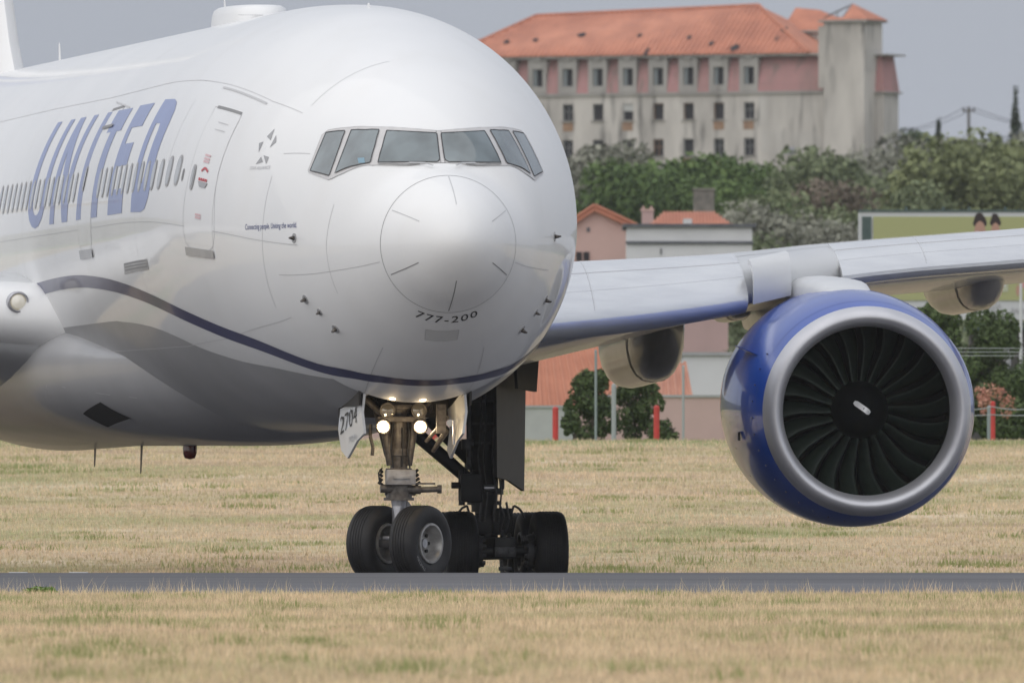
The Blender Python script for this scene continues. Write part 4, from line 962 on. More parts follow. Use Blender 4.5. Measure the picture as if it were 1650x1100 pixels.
def leaves(name, blobs, n, size, seed, m, parent=None, shell=.62):
    r = np.random.default_rng(seed); B = np.array(blobs, float)
    wts = (B[:, 3] * B[:, 4]); wts /= wts.sum(); k = r.choice(len(B), n, p=wts)
    d = r.normal(size=(n, 3)); d /= np.linalg.norm(d, axis=1)[:, None]
    rad = (shell + (1.08 - shell) * r.random(n)**.7)[:, None]
    c = B[k, :3] + d * rad * np.stack([B[k, 3], B[k, 3], B[k, 4]], -1)
    u = d + r.normal(0, .7, (n, 3)); u /= np.linalg.norm(u, axis=1)[:, None]      # leaf normal
    t = np.cross(u, r.normal(size=(n, 3))); t /= np.linalg.norm(t, axis=1)[:, None]; s = np.cross(u, t)
    L = (size * r.uniform(.6, 1.3, n))[:, None]; Wd = L * .55
    V = np.stack([c - t * L, c + s * Wd + u * L * .15, c + t * L, c - s * Wd + u * L * .15], 1).reshape(-1, 3)
    me = bpy.data.meshes.new(name); me.vertices.add(4 * n); me.vertices.foreach_set('co', V.reshape(-1))
    me.loops.add(4 * n); me.loops.foreach_set('vertex_index', np.arange(4 * n)); me.polygons.add(n)
    me.polygons.foreach_set('loop_start', np.arange(0, 4 * n, 4)); me.polygons.foreach_set('loop_total', np.full(n, 4)); me.update(calc_edges=True)
    tone = np.clip(r.random(len(B))[k] * .45 + r.random(n) * .55, 0, 1)
    at = me.attributes.new('tone', 'FLOAT', 'POINT'); at.data.foreach_set('value', np.repeat(tone, 4)); me.materials.append(m)
    return me
def crown_blobs(seed, w, h, z0, n, fl=.8):
    r = np.random.default_rng(seed); out = []
    for i in range(n):
        t = r.uniform(0, 2 * np.pi); q = r.random()**.6; zz = r.random()
        rad = w * .5 * q * math.sqrt(max(.05, 1 - (zz * 1.6 - .6)**2 * .7)); br = r.uniform(.10, .30) * w
        out.append((rad * math.cos(t), rad * math.sin(t), z0 + h * (.12 + .78 * zz) - br * .2, br, br * fl))
    return out
def trunk_mesh(seed, h, r0):
    r = random.Random(seed); b = MB(); top = (r.uniform(-.2, .2), r.uniform(-.2, .2), h)
    b.cyl((0, 0, -.6), (top[0] * .5, top[1] * .5, h * .5), r0, r0 * .75, 8); b.cyl((top[0] * .5, top[1] * .5, h * .5), top, r0 * .75, r0 * .5, 8)
    for i in range(5):
        a = r.uniform(0, 6.28); L = h * r.uniform(.5, .8); b.cyl(top, (top[0] + L * math.cos(a) * .8, top[1] + L * math.sin(a) * .8, h + L * .8), r0 * .4, r0 * .12, 6)
    me = bpy.data.meshes.new('trunk'); me.from_pydata(b.v, [], b.f); me.materials.append(M['bark']); return me
KIN = {}
def proto(key, name, m, n, size, w, h, z0, nb, seeds, fl=.8, th=1.6, tr=.18):
    KIN[key] = (name, [(leaves('crown', crown_blobs(s, w, h, z0, nb, fl), n, size, s, M[m]), trunk_mesh(s, th, tr)) for s in seeds])
proto('olive', 'olive_tree', 'leaf_olive', 4200, .17, 5.0, 4.2, .5, 22, (11, 12, 13, 14), .8)
proto('green', 'leafy_tree', 'leaf_green', 4600, .20, 6.0, 4.6, .4, 22, (21, 22, 23), .85)
proto('mid', 'scrub_tree', 'leaf_mid', 4200, .18, 5.2, 3.8, .2, 20, (31, 32, 33), .8)
proto('yellow', 'young_tree', 'leaf_yellow', 3200, .16, 4.2, 4.0, .5, 16, (41, 42), .9)
proto('brown', 'bare_shrub', 'leaf_brown', 2600, .13, 4.4, 3.0, .1, 16, (51, 52), .8)
def tree(key, x, y, sc, label, group, rz=None, sz=1., cat='tree'):
    name, vars_ = KIN[key]; cm, tm = vars_[int(rng.integers(len(vars_)))]
    e = empty(name, (x, y, float(gh(x, y)) - .1), rng.uniform(0, 6.28)); e.scale = (sc, sc, sc * sz)
    link('crown', cm, e); link('trunk', tm, e)
    return tag(e, label, cat, group)
def at(px, y): return (px - 825) * y / 34400.
def row(key, y, pxs, sc, label, group, sz=1., cat='tree'):
    ords = ['leftmost', 'second from left', 'third from left', 'fourth from left', 'fifth from left', 'sixth from left', 'seventh from left', 'rightmost']
    for i, px in enumerate(sorted(pxs)):
        o_ = 'rightmost' if i == len(pxs) - 1 else ords[i]
        yy = y + rng.uniform(-12, 12); tree(key, at(px + rng.uniform(-8, 8), yy), yy, sc * rng.uniform(.75, 1.28), label + ', ' + o_, group, sz=sz * rng.uniform(.9, 1.1), cat=cat)
# top of the slope, in front of the ruined barracks
row('yellow', 1545, (935, 985), .9, 'yellow green young tree between barracks and aircraft nose', 'young trees at the foot of the ruin')
row('olive', 1500, (1225, 1262, 1305, 1345, 1392, 1440), .82, 'grey green olive tree right under the blank barracks wall', 'olive trees under the barracks wall')
row('olive', 1440, (1300, 1350, 1405, 1460, 1515, 1570, 1625, 1680), 1.5, 'tall grey green olive tree on the crest by the barracks', 'olive trees on the crest')
row('olive', 1470, (1590, 1640, 1690, 1740), 1.7, 'tallest grey olive tree at the right crest end', 'olive trees at the right end of the crest')
row('yellow', 1590, (1455, 1490, 1590, 1560), 1.2, 'bright yellow green tree showing over the crest', 'yellow green trees on the crest')
row('green', 1330, (1035, 1085), 1.0, 'dense dark round tree left of the stone chimney', 'round green trees left of the stone chimney')
row('green', 1330, (1165, 1200), .98, 'dense dark round tree right of the stone chimney', 'round green trees right of the stone chimney')
row('olive', 1280, (940, 965), 1.3, 'grey olive tree behind the pink gabled house', 'olive trees behind the pink house')
row('green', 1230, (1000, 1050, 1105, 1160, 1205), .95, 'dark green bushy tree behind the low white building', 'dark green trees on the slope')
row('mid', 1230, (1260, 1310, 1355, 1400), 1.15, 'mid green scrub tree on the middle of the slope', 'scrub trees on the slope')
row('olive', 1290, (1440, 1500, 1560, 1640), 1.2, 'grey green olive tree on the slope above the billboard', 'olive trees above the billboard')
row('brown', 1180, (1450, 1470, 1485, 1350, 1620), 1.2, 'brownish leafless shrub among the slope trees', 'brown shrubs on the slope', cat='shrub')
row('yellow', 1120, (1540, 1575, 1610, 1650, 1690), 1.25, 'fresh green young tree right behind the billboard', 'young trees behind the billboard')
row('mid', 1080, (1250, 1300, 1350, 1400, 1450, 1500), .95, 'low scrub tree behind the left billboard end', 'scrub trees behind the billboard')
row('olive', 960, (1225, 1255, 1290, 1325, 1362, 1400), .82, 'silvery olive tree between white building and billboard', 'silvery olives beside the billboard')
row('mid', 1020, (1200, 1240, 1290, 1340), .9, 'green scrub tree behind the silvery olives', 'scrub trees behind the silvery olives')
row('mid', 900, (1050, 1110, 1165, 1210), .8, 'low scrub tree beside the small houses', 'scrub trees by the small houses')
row('mid', 720, (1130, 1180, 1250), .62, 'mid green scrub tree seen under the wing by the engine', 'scrub trees under the wing')
row('green', 700, (1015, 1035), .62, 'dark green tree between the roofs under the wing', 'trees between the roofs')
# bushes among the trees as an uncountable low cover
r_ = np.random.default_rng(5); bl = []
for i in range(1300):
    y = r_.uniform(860, 1540); x = r_.uniform(-2, (1750 - 825) * y / 34400); s = r_.uniform(.7, 1.7)
    bl.append((x, y, float(gh(x, y)) + .1 * s, s, s * .7))
tag(link('undergrowth', leaves('undergrowth', bl, 150000, .17, 6, M['leaf_mid'])), 'low scrub covering the hillside between the trees', 'undergrowth', kind='stuff')
# crest landmarks
def cypress(px, y, h, w, label):
    NB = 40
    e = empty('cypress_tree', (at(px, y), y, float(gh(at(px, y), y)) - .1)); bl = [(.12 * math.sin(i * 2.4), .12 * math.cos(i * 1.9), .4 + h * i / NB, max(.08, w * (1 - (i / NB)**1.5) * (.55 + .45 * min(1, i / 8)) * (.8 + .25 * math.sin(i * 1.7))), h / NB * 3) for i in range(NB + 1)]
    link('crown', leaves('crown', bl, 3600, .13, int(px), M['leaf_cypress']), e); link('trunk', trunk_mesh(3, 1., .15), e); tag(e, label, 'tree')
cypress(1636, 1600, 8.6, .95, 'slender dark cypress standing tall at the right end of the crest')
cypress(1512, 1600, 6.3, .9, 'short dark cypress between the barracks and the utility pole')
e = empty('round_tree', (at(1462, 1680), 1680, 34.5)); link('crown', leaves('crown', crown_blobs(77, 5.2, 5.0, 1.6, 20), 4200, .19, 77, M['leaf_dark']), e); link('trunk', trunk_mesh(5, 2.4, .25), e); tag(e, 'bluish dark round tree against the sky at the right corner of the barracks', 'tree')
# hedge bushes under the wing and dark trees by the engine
def bush(px0, px1, ytop, ybot, Y, key, n, size, seed, label, name='bush', cat='bush', m='leaf_dark', grp=None, nb=26):
    S = 34400. / Y; w = (px1 - px0) / S; x = ((px0 + px1) / 2 - 825) / S; zb = (1078 - ybot) / S + CAMZ; h = (ybot - ytop) / S
    r = np.random.default_rng(seed); bl = []
    for i in range(nb):
        zz = r.random()**.8; ww = w * .56 * (1 - .40 * zz**3); br = w * r.uniform(.15, .24); xx = r.uniform(-1, 1) * max(.05, ww - br * .45)
        bl.append((xx, r.uniform(-.35, .35) * w, max(br * .6, zz * (h - br * .8)), br, min(br, h * .3)))
    e = empty(name, (x, Y, zb)); link('crown', leaves('crown', bl, n, size, seed, M[m]), e); link('trunk', trunk_mesh(seed, h * .45, .05 * max(1, h / 2)), e)
    return tag(e, label, cat, grp)
bush(917, 992, 596, 712, 508, 0, 5200, .055, 101, 'rounded dark green bush at the field edge right behind the main gear')
bush(992, 1062, 598, 712, 509, 0, 4800, .055, 102, 'rounded dark green bush at the field edge under the inboard flap fairing')
bush(1050, 1092, 675, 712, 507, 0, 1500, .05, 103, 'small low dark bush right of the two rounded bushes')
bush(905, 935, 660, 712, 507, 0, 900, .05, 104, 'small dark shrub at the left foot of the rounded bushes')
bush(1470, 1555, 478, 704, 565, 0, 9500, .075, 111, 'tall dark green tree rising behind the engine below the outboard flap fairing', 'leafy_tree', 'tree', nb=34)
bush(1535, 1645, 500, 704, 575, 0, 10500, .075, 112, 'broad dark green tree right of the engine under the billboard', 'leafy_tree', 'tree', nb=36)
bush(1625, 1735, 560, 704, 560, 0, 7500, .075, 113, 'dark green tree cut by the right picture edge behind the wire fence', 'leafy_tree', 'tree', nb=30)
bush(1515, 1600, 610, 702, 545, 0, 5200, .065, 114, 'low dark shrub behind the red post by the engine', 'bush', 'bush')
bush(1600, 1700, 640, 702, 540, 0, 5200, .065, 115, 'low dark shrub at the right edge behind the wire fence', 'bush', 'bush')
bush(1568, 1628, 618, 668, 536, 0, 420, .05, 116, 'bush with orange flowers above the red post', 'flowering_bush', 'bush', m='flower', nb=9)
# weed at the runway edge and ragweed stems
e = bush(40, 94, 941, 960, 283.6, 0, 700, .022, 121, 'bright green weed growing at the near runway edge on the left', 'weed', 'plant', m='leaf_weed', nb=16)

# ------------------------------------------------------------------ ruined barracks
BA = R(25); BY = 1590.; BX = (1207 - 825) * BY / 34400.
BM_ = Matrix.Translation((BX, BY, 0)) @ Matrix.Rotation(-BA, 4, 'Z')    # local x along the facade, y away from the viewer
bar = bpy.data.objects.new('barracks_building', None); COL.objects.link(bar); bar.matrix_world = BM_
tag(bar, 'derelict grey barracks on the hilltop with orange tile roof, pink mansard storey and square tower', 'building')
def weathered(name, c1, c2, c3):
    m = mat(name, c1, .92, col2=c2, scale=.45, detail=9, stretch=(1, 1, .35), contrast=(.38, .64), bump=.15, bscale=1.5)
    n, l = m.node_tree.nodes, m.node_tree.links
    ns = n.new('ShaderNodeTexNoise'); ns.inputs['Scale'].default_value = .9; ns.inputs['Detail'].default_value = 8; tc = n.new('ShaderNodeTexCoord')
    mp = n.new('ShaderNodeMapping'); mp.inputs['Scale'].default_value = (1.6, 1.6, .25); mp.inputs['Location'].default_value = (9, 3, 1)
    l.new(tc.outputs['Object'], mp.inputs[0]); l.new(mp.outputs[0], ns.inputs[0])
    rp = n.new('ShaderNodeValToRGB'); rp.color_ramp.elements[0].position = .55; rp.color_ramp.elements[0].color = (0, 0, 0, 1); rp.color_ramp.elements[1].position = .72; rp.color_ramp.elements[1].color = (1, 1, 1, 1); l.new(ns.outputs[0], rp.inputs[0])
    mx = n.new('ShaderNodeMix'); mx.data_type = 'RGBA'; b = n['Principled BSDF']; src = b.inputs['Base Color'].links[0].from_socket
    l.new(rp.outputs[0], mx.inputs[0]); l.new(src, mx.inputs[6]); mx.inputs[7].default_value = (*c3, 1); l.new(mx.outputs[2], b.inputs['Base Color']); return m
M['wall'] = weathered('stained_render', (.64, .60, .55), (.45, .42, .385), (.22, .205, .19))
M['walllight'] = weathered('pale_stained_render', (.60, .57, .53), (.46, .43, .395), (.33, .31, .285))
M['mansard'] = weathered('faded_pink_slates', (.48, .255, .25), (.37, .225, .21), (.26, .195, .175))
M['dormer'] = weathered('grey_dormer_render', (.42, .40, .37), (.33, .31, .29), (.24, .225, .205))
M['tile'] = mat('orange_roof_tiles', (.60, .26, .17), .85, col2=(.47, .20, .135), scale=.7, detail=8, stretch=(1, 1, 1), bump=.2, bscale=3)
M['tileb'] = mat('bright_orange_roof_tiles', (.56, .23, .145), .85, col2=(.46, .185, .12), scale=.9, detail=6)
M['stain'] = mat('rust_stain', (.38, .24, .15), .9, col2=(.30, .19, .13), scale=2)
M['opening'] = mat('dark_window_opening', (.035, .032, .037), .9)
M['wframe'] = mat('old_window_frame', (.30, .31, .31), .7)
def wallholes(u0, u1, z0, z1, holes, v, name, m, parent, depth=.35):
    us = sorted(set([u0, u1] + [h[0] for h in holes] + [h[1] for h in holes])); zs = sorted(set([z0, z1] + [h[2] for h in holes] + [h[3] for h in holes]))
    V = []; F = []
    def q(*p): b = len(V); V.extend(p); F.append((b, b + 1, b + 2, b + 3))
    for a, b_ in zip(us[:-1], us[1:]):
        for c, d in zip(zs[:-1], zs[1:]):
            um, zm = (a + b_) / 2, (c + d) / 2
            if any(h[0] < um < h[1] and h[2] < zm < h[3] for h in holes): continue
            q((a, v, c), (b_, v, c), (b_, v, d), (a, v, d))
    for h in holes:
        a, b_, c, d = h; w = v + depth
        q((a, v, c), (a, w, c), (a, w, d), (a, v, d)); q((b_, v, c), (b_, v, d), (b_, w, d), (b_, w, c)); q((a, v, c), (b_, v, c), (b_, w, c), (a, w, c)); q((a, v, d), (a, w, d), (b_, w, d), (b_, v, d))
    return mesh(name, V, F, m, parent)
cols = [-2.48 * i for i in range(10)]
Z1, Z2, Z3 = (42.30, 43.58), (39.72, 40.95), (37.0, 38.28)
holes = [(u - .43, u + .43, zr[0], zr[1]) for u in cols for zr in (Z2, Z3)]
wallholes(-25, 6.1, 33.4, 41.55, holes + [(4.9, 5.55, 36.6, 37.9)], 0, 'wall', M['wall'], bar)
# blank right part is paler
patch('wall_render_patch', [[(1.0, 37.2), (5.9, 36.4), (5.95, 38.6), (1.1, 38.9)]], lambda u, z: Vector((u, -.02, z)), 9, 9, M['walllight'], bar, False)
patch('wall_render_patch', [[(.75, 39.2), (1.7, 39.1), (1.6, 41.4), (.8, 41.4)]], lambda u, z: Vector((u, -.02, z)), 9, 9, M['walllight'], bar, False)
mesh('end_wall', [(-25, 0, 33.4), (-25, 10, 33.4), (-25, 10, 44.5), (-25, 0, 44.5), (6.1, 0, 33.4), (6.1, 10, 33.4), (6.1, 10, 44.5), (6.1, 0, 44.5), ], [(0, 1, 2, 3), (4, 7, 6, 5), (1, 5, 6, 2)], M['wall'], bar)
rs = random.Random(4)
for i, u in enumerate(cols):
    for j, zr in enumerate((Z2, Z3)):
        w = MB().box((u, .30, (zr[0] + zr[1]) / 2), (.9, .04, zr[1] - zr[0] + .04)).build('window', M['opening'], bar)
        fr = MB()
        fr.box((u, .22, zr[1] - .05), (.86, .06, .06)).box((u - .40, .22, (zr[0] + zr[1]) / 2), (.05, .06, 1.2)).box((u + .40, .22, (zr[0] + zr[1]) / 2), (.05, .06, 1.2))
        if rs.random() < .5: fr.box((u, .22, (zr[0] + zr[1]) / 2), (.04, .05, 1.2)).box((u, .22, zr[0] + .7), (.8, .05, .04))
        fr.build('window_frame', M['wframe'] if rs.random() < .6 else M['stain'], w)
        MB().box((u, -.06, zr[0] - .05), (1.1, .16, .09)).build('sill', M['dormer'], w)
        if rs.random() < .6: MB().box((u + rs.uniform(-.05, .05), -.012, zr[0] - .48), (.85, .024, .62)).build('stain_panel', M['stain'], w)
MB().box((cols[4], .12, 40.65), (.84, .08, .55)).build('blocked_pane', mat('pale_board', (.5, .5, .48), .8), bar)
MB().box((5.22, .30, 37.25), (.66, .04, 1.35)).build('window', M['opening'], bar)
# mansard: sloping pink skin cut by upright dormers
V = []; F = []
mz0, mz1, mv0, mv1 = 41.75, 44.35, -.02, .75
edges = [-25.0]
for u in cols[::-1]: edges += [u - .80, u + .72]
edges.append(6.1)
for k in range(0, len(edges), 2):
    a, b_ = edges[k], edges[k + 1]
    o = MB(); n = 4
    for i in range(n):
        t0, t1 = i / n, (i + 1) / n; bow = lambda t: mv0 + (mv1 - mv0) * t**1.5
        o.add([(a, bow(t0), mz0 + (mz1 - mz0) * t0), (b_, bow(t0), mz0 + (mz1 - mz0) * t0), (b_, bow(t1), mz0 + (mz1 - mz0) * t1), (a, bow(t1), mz0 + (mz1 - mz0) * t1)], [(0, 1, 2, 3)])
    o.build('mansard_panel', M['mansard'], bar)
for i, u in enumerate(cols):
    dm = MB()
    dm.box((u - .605, .40, 43.05), (.38, .85, 2.56)); dm.box((u + .565, .40, 43.05), (.31, .85, 2.56)); dm.box((u - .0025, .40, 43.96), (.82, .85, .74)); dm.box((u - .0025, .40, 42.03), (.82, .85, .52))
    d = dm.build('dormer', M['dormer'], bar)
    MB().box((u - .0025, .34, 42.94), (.82, .04, 1.3)).build('window', M['opening'], d)
    MB().box((u - .27, .18, 42.94), (.27, .05, 1.26)).build('shutter', mat('faded_shutter', (.24, .27, .28), .8), d)
    MB().box((u, -.10, 44.28), (.5, .12, .18)).build('keystone', M['dormer'], d)
MB().box((-9.4, .0, 41.64), (31.3, .34, .19)).build('cornice', M['dormer'], bar)
MB().box((-9.4, .35, 44.44), (31.3, 1.1, .17)).build('cornice', M['dormer'], bar)
# main hipped roof
def roof(name, pts, faces, m, parent): return mesh(name, pts, faces, m, parent)
RZ = 44.54
rf = roof('roof', [(-25, -.3, RZ), (5.0, -.3, RZ), (5.0, 10.3, RZ), (-25, 10.3, RZ), (-19.8, 5, 47.75), (-1.5, 5, 48.3)], [(0, 1, 5, 4), (1, 2, 5), (2, 3, 4, 5), (3, 0, 4)], M['tile'], bar)
b = MB()
for u in np.arange(-24.6, 4.9, .42):         # raised tile courses running up the slope
    top = 1.0
    if u < -19.8: top = (u + 25) / 5.2
    if u > -1.5: top = (5.0 - u) / 6.5
    top = max(.02, min(1, top)); zr = 47.75 + (u + 19.8) / 18.3 * .55; zr = min(max(zr, 47.75), 48.3)
    b.cyl((u, -.34, RZ + .03), (u, -.3 + 5.3 * top, RZ + (zr - RZ) * top + .03), .085, .085, 5, False)
ro = b.build('tile_courses', M['tile'], rf); tag(ro, kind='stuff')
hb = MB(); hb.cyl((-25, -.3, RZ + .03), (-19.8, 5, 47.80), .13, .13, 6).cyl((-19.8, 5, 47.8), (-1.5, 5, 48.35), .13, .13, 6).cyl((-1.5, 5, 48.35), (5, -.3, RZ + .05), .13, .13, 6)
hb.build('ridge_tiles', M['tileb'], rf)
for u, t, w_, h_ in ((-20.5, .32, .5, .22), (-18.2, .35, .45, .2), (-14.6, .45, .8, .25), (-9.8, .42, .5, .2), (-5.6, .36, .55, .25), (-3.4, .22, .5, .22), (-1.2, .12, .8, .4), (1.9, .5, .6, .35), (1.8, .3, .35, .3), (-8.3, .05, .3, .5)):
    cx, cy, cz = u, -.3 + 5.3 * t, RZ + 3.5 * t
    mesh('roof_hole', [(cx + w_ / 2 * math.cos(q) * rs.uniform(.6, 1.2), cy - .12 + h_ * math.sin(q), cz + .10 + .66 * h_ * math.sin(q)) for q in [i * math.pi / 4 for i in range(8)]], [tuple(range(8))], M['opening'], rf)
# rear attic wing
at_ = MB().box((3.4, 8.2, 44.9), (3.6, 5, 3.0)).build('attic_block', M['wall'], bar)
roof('attic_roof', [(.2, 5.4, 46.4), (5.4, 5.4, 46.4), (5.4, 11, 46.4), (.2, 11, 46.4), (.2, 8, 48.2), (2.2, 8, 48.0)], [(0, 1, 5, 4), (1, 2, 5), (2, 3, 4, 5)], M['tileb'], at_)
MB().box((3.3, 5.42, 46.33), (4.0, .3, .14)).build('cornice', M['dormer'], at_)
MB().box((6.3, .9, 44.2), (.75, 3.0, 4.6)).build('parapet', M['wall'], bar)
# tower
tw = MB().box((8.05, .95, 40.1), (3.3, 3.3, 13.3)).build('tower', M['wall'], bar)
MB().box((9.722, .95, 44.0), (.02, 2.9, 1.6)).build('patched_render', M['walllight'], tw)
MB().box((8.05, .95, 46.86), (3.9, 3.9, .16)).build('tower_cornice', M['dormer'], tw)
roof('tower_roof', [(8.0, -1.0, 46.96), (10.1, -1.0, 46.96), (10.1, 2.9, 46.96), (8.0, 2.9, 46.96), (8.05, .95, 48.2)], [(0, 1, 4), (1, 2, 4), (2, 3, 4), (3, 0, 4)], M['tileb'], tw)
roof('tower_roof_eave', [(6.05, -1.02, 46.96), (8.0, -1.02, 46.96), (8.0, -.72, 47.15), (6.15, -.8, 47.1)], [(0, 1, 2, 3)], M['tileb'], tw)
MB().tube([(6.2, -.8, 47.0), (7.3, .3, 47.7), (8.05, .95, 48.15)], .06, 6).tube([(6.3, 2.6, 47.0), (7.6, 1.4, 47.9)], .05, 6).tube([(7.1, .2, 47.65), (7.6, -.9, 47.0)], .045, 6).build('roof_rafter', mat('old_timber', (.10, .09, .08), .9), tw)
MB().box((6.05, .6, 36.9), (.72, .5, 1.3)).build('doorway', M['opening'], bar)
# right end wing
rw = MB().box((9.95, 2.7, 37.55), (.9, 2.6, 8.1)).build('end_wing', M['walllight'], bar)
mesh('mansard_panel', [(9.6, 1.3, 41.65), (10.45, 1.3, 41.65), (10.45, 4.1, 41.65), (10.1, 1.6, 44.3), (9.6, 1.6, 44.3), (10.1, 3.8, 44.3)], [(0, 1, 3, 4), (1, 2, 5, 3)], M['mansard'], rw)
MB().box((10.2, 2.7, 44.38), (1.3, 3.2, .12)).build('cornice', M['dormer'], rw)
MB().box((10.1, 2.7, 41.60), (1.1, 3.1, .12)).build('cornice', M['dormer'], rw)
# painted scrawl on the lower wall
MB().box((3.3, -.03, 37.3), (.9, .02, .5)).build('faded_scrawl', mat('faded_scrawl', (.40, .40, .44), .9, col2=(.30, .31, .38), scale=3), bar)

# utility pole with wires on the crest
e = empty('utility_pole', (at(1561, 1650), 1650, float(gh(at(1561, 1650), 1650))))
hp = (1078 - 172) / (34400 / 1650.) + CAMZ - float(gh(at(1561, 1650), 1650))
MB().cyl((0, 0, -.5), (0, 0, hp), .16, .11, 10).build('pole', mat('weathered_pole', (.16, .15, .14), .9), e)
MB().box((0, 0, hp - .35), (1.0, .1, .1)).cyl((-.4, 0, hp - .3), (-.4, 0, hp - .05), .06).cyl((.4, 0, hp - .3), (.4, 0, hp - .05), .06).build('crossarm', M['geargrey'], e)
for dx in (-.4, .4):
    pts = [Vector((dx, 0, hp - .1)) + Vector((14 * t, 2 * t, 4 * (t * t - t) * 1.2 - .8 * t)) for t in [i / 8 for i in range(9)]]
    MB().tube(pts, .022, 4).build('wire', M['geardark'], e)
    pts = [Vector((dx, 0, hp - .1)) + Vector((-8 * t, 0, 4 * (t * t - t) * .8 - 1.6 * t)) for t in [i / 8 for i in range(9)]]
    MB().tube(pts, .022, 4).build('wire', M['geardark'], e)
tag(e, 'wooden utility pole with sagging wires on the crest, right of the barracks', 'pole')

# ------------------------------------------------------------------ small houses below the slope
M['pink'] = mat('pink_render', (.66, .46, .41), .9, col2=(.60, .42, .375), scale=.6, detail=6)
M['pinkb'] = mat('pale_pink_render', (.60, .42, .40), .9, col2=(.54, .38, .36), scale=1)
M['whitewall'] = mat('whitewashed_wall', (.74, .74, .75), .9, col2=(.66, .66, .67), scale=.6, detail=6)
M['greywall'] = mat('grey_low_wall', (.42, .42, .43), .9, col2=(.36, .36, .37), scale=1)
M['band'] = mat('slate_coping', (.10, .105, .12), .9, col2=(.15, .155, .17), scale=4)
M['stone'] = mat('rough_stone', (.26, .235, .21), .95, col2=(.17, .155, .14), scale=4, detail=8, bump=.3)
def wz(py, Y): return (1078 - py) * Y / 34400. + CAMZ
def tile_rows(p00, p10, p01, p11, n, r, name, m, parent):   # courses of pan tiles between two eave points and two ridge points
    b = MB(); p00, p10, p01, p11 = map(Vector, (p00, p10, p01, p11))
    for i in range(n + 1):
        t = i / n; b.cyl(p00.lerp(p10, t), p01.lerp(p11, t), r, r, 5, False)
    return tag(b.build(name, m, parent), kind='stuff')
Y = 820.
h = empty('gabled_house', (at(958, Y), Y, float(gh(at(958, Y), Y)) - .5)); hx = at(958, Y); hz = h.location.z
def HP(px, py, dy=0, YY=Y, h=h): return (at(px, YY) - h.location.x, YY - h.location.y + dy, wz(py, YY) - h.location.z)
V = [HP(885, 470), HP(1012, 470), HP(1012, 367), HP(958, 340), HP(885, 385)]; n = 5
V2 = [(x, y + 7, z) for x, y, z in V]
mesh('wall', V + V2, [tuple(range(5)), tuple(range(5, 10))[::-1]] + [(i, (i + 1) % 5, 5 + (i + 1) % 5, 5 + i) for i in range(5) if i not in (2, 3)], M['pink'], h)
ra, rb, rc = HP(958, 331, -.25), HP(1033, 366, -.25), HP(878, 384, -.25)
for q, e_ in ((rb, 'r'), (rc, 'l')):
    A, B = Vector(ra), Vector(q); C_, D_ = A + Vector((0, 7.6, 0)), B + Vector((0, 7.6, 0)); dn = Vector((0, 0, -.22))
    rr_ = mesh('roof', [A, B, D_, C_, A + dn, B + dn, D_ + dn, C_ + dn], [(0, 1, 2, 3), (4, 7, 6, 5), (0, 4, 5, 1), (1, 5, 6, 2), (2, 6, 7, 3), (3, 7, 4, 0)], M['tileb'], h)
    tile_rows(A + Vector((0, 0, .02)), A + Vector((0, 7.6, .02)), B + Vector((0, 0, .02)), B + Vector((0, 7.6, .02)), 24, .06, 'tile_courses', M['tileb'], rr_)
for px in (933, 945): 
    c = HP(px, 413); MB().box((c[0], -.03, c[2]), (.22, .06, .34)).build('window', M['opening'], h)
c = HP(948, 370); MB().box((c[0], -.02, c[2]), (.12, .05, .16)).build('vent', M['band'], h)
tag(h, 'pink gabled house with orange tile roof beside the aircraft nose', 'house')
Y = 830.
h = empty('chimney', (at(1043, Y), Y, float(gh(at(1043, Y), Y)))); tag(h, 'pale pink chimney stack between the two orange roofs', 'chimney')
c0, c1 = HP(1034, 440, 0, Y, h), HP(1053, 340, 0, Y, h)
MB().box(((c0[0] + c1[0]) / 2, 0, (c0[2] + c1[2]) / 2), (c1[0] - c0[0], .45, c1[2] - c0[2])).build('stack', M['pinkb'], h)
MB().box((0, 0, c1[2] + .04), (.54, .52, .08)).box((-.15, 0, c1[2] + .12), (.08, .3, .12)).box((.15, 0, c1[2] + .12), (.08, .3, .12)).build('cap', M['pink'], h)
Y = 800.
h = empty('low_white_building', (at(1111, Y), Y, float(gh(at(1111, Y), Y)) - .5)); tag(h, 'low flat white building with two dark coping bands above the wing', 'building')
c0, c1 = HP(1011, 460, 0, Y, h), HP(1213, 366, 0, Y, h); w_ = c1[0] - c0[0]
MB().box((0, 3, (c0[2] + c1[2]) / 2), (w_, 6, c1[2] - c0[2])).build('wall', M['whitewall'], h)
MB().box((0, 3, c1[2] + .06), (w_ + .3, 6.3, .13)).build('coping', M['band'], h)
c = HP(1111, 391, 0, Y, h); MB().box((0, -.04, c[2]), (w_ + .08, .1, .11)).build('string_course', M['band'], h)
c = HP(1065, 405, 0, Y, h); MB().box((c[0], -.02, c[2]), (.05, .05, .22)).build('pipe', M['band'], h)
Y = 812.
h = empty('hipped_roof_house', (at(1114, Y), Y, float(gh(at(1114, Y), Y)) - .5)); tag(h, 'house with orange hipped roof rising behind the low white building', 'house')
e0, e1, r0_, r1_ = HP(1044, 366, 0, Y, h), HP(1184, 366, 0, Y, h), HP(1070, 340, 3, Y, h), HP(1152, 340, 3, Y, h)
be0, be1 = (e0[0], 6, e0[2]), (e1[0], 6, e1[2])
MB().box(((e0[0] + e1[0]) / 2, 3, (e0[2]) / 2), (e1[0] - e0[0] - .5, 5.6, e0[2])).build('wall', M['pinkb'], h)
rf2 = mesh('roof', [e0, e1, be1, be0, r0_, r1_], [(0, 1, 5, 4), (1, 2, 5), (2, 3, 4, 5), (3, 0, 4)], M['tileb'], h)
b = MB()
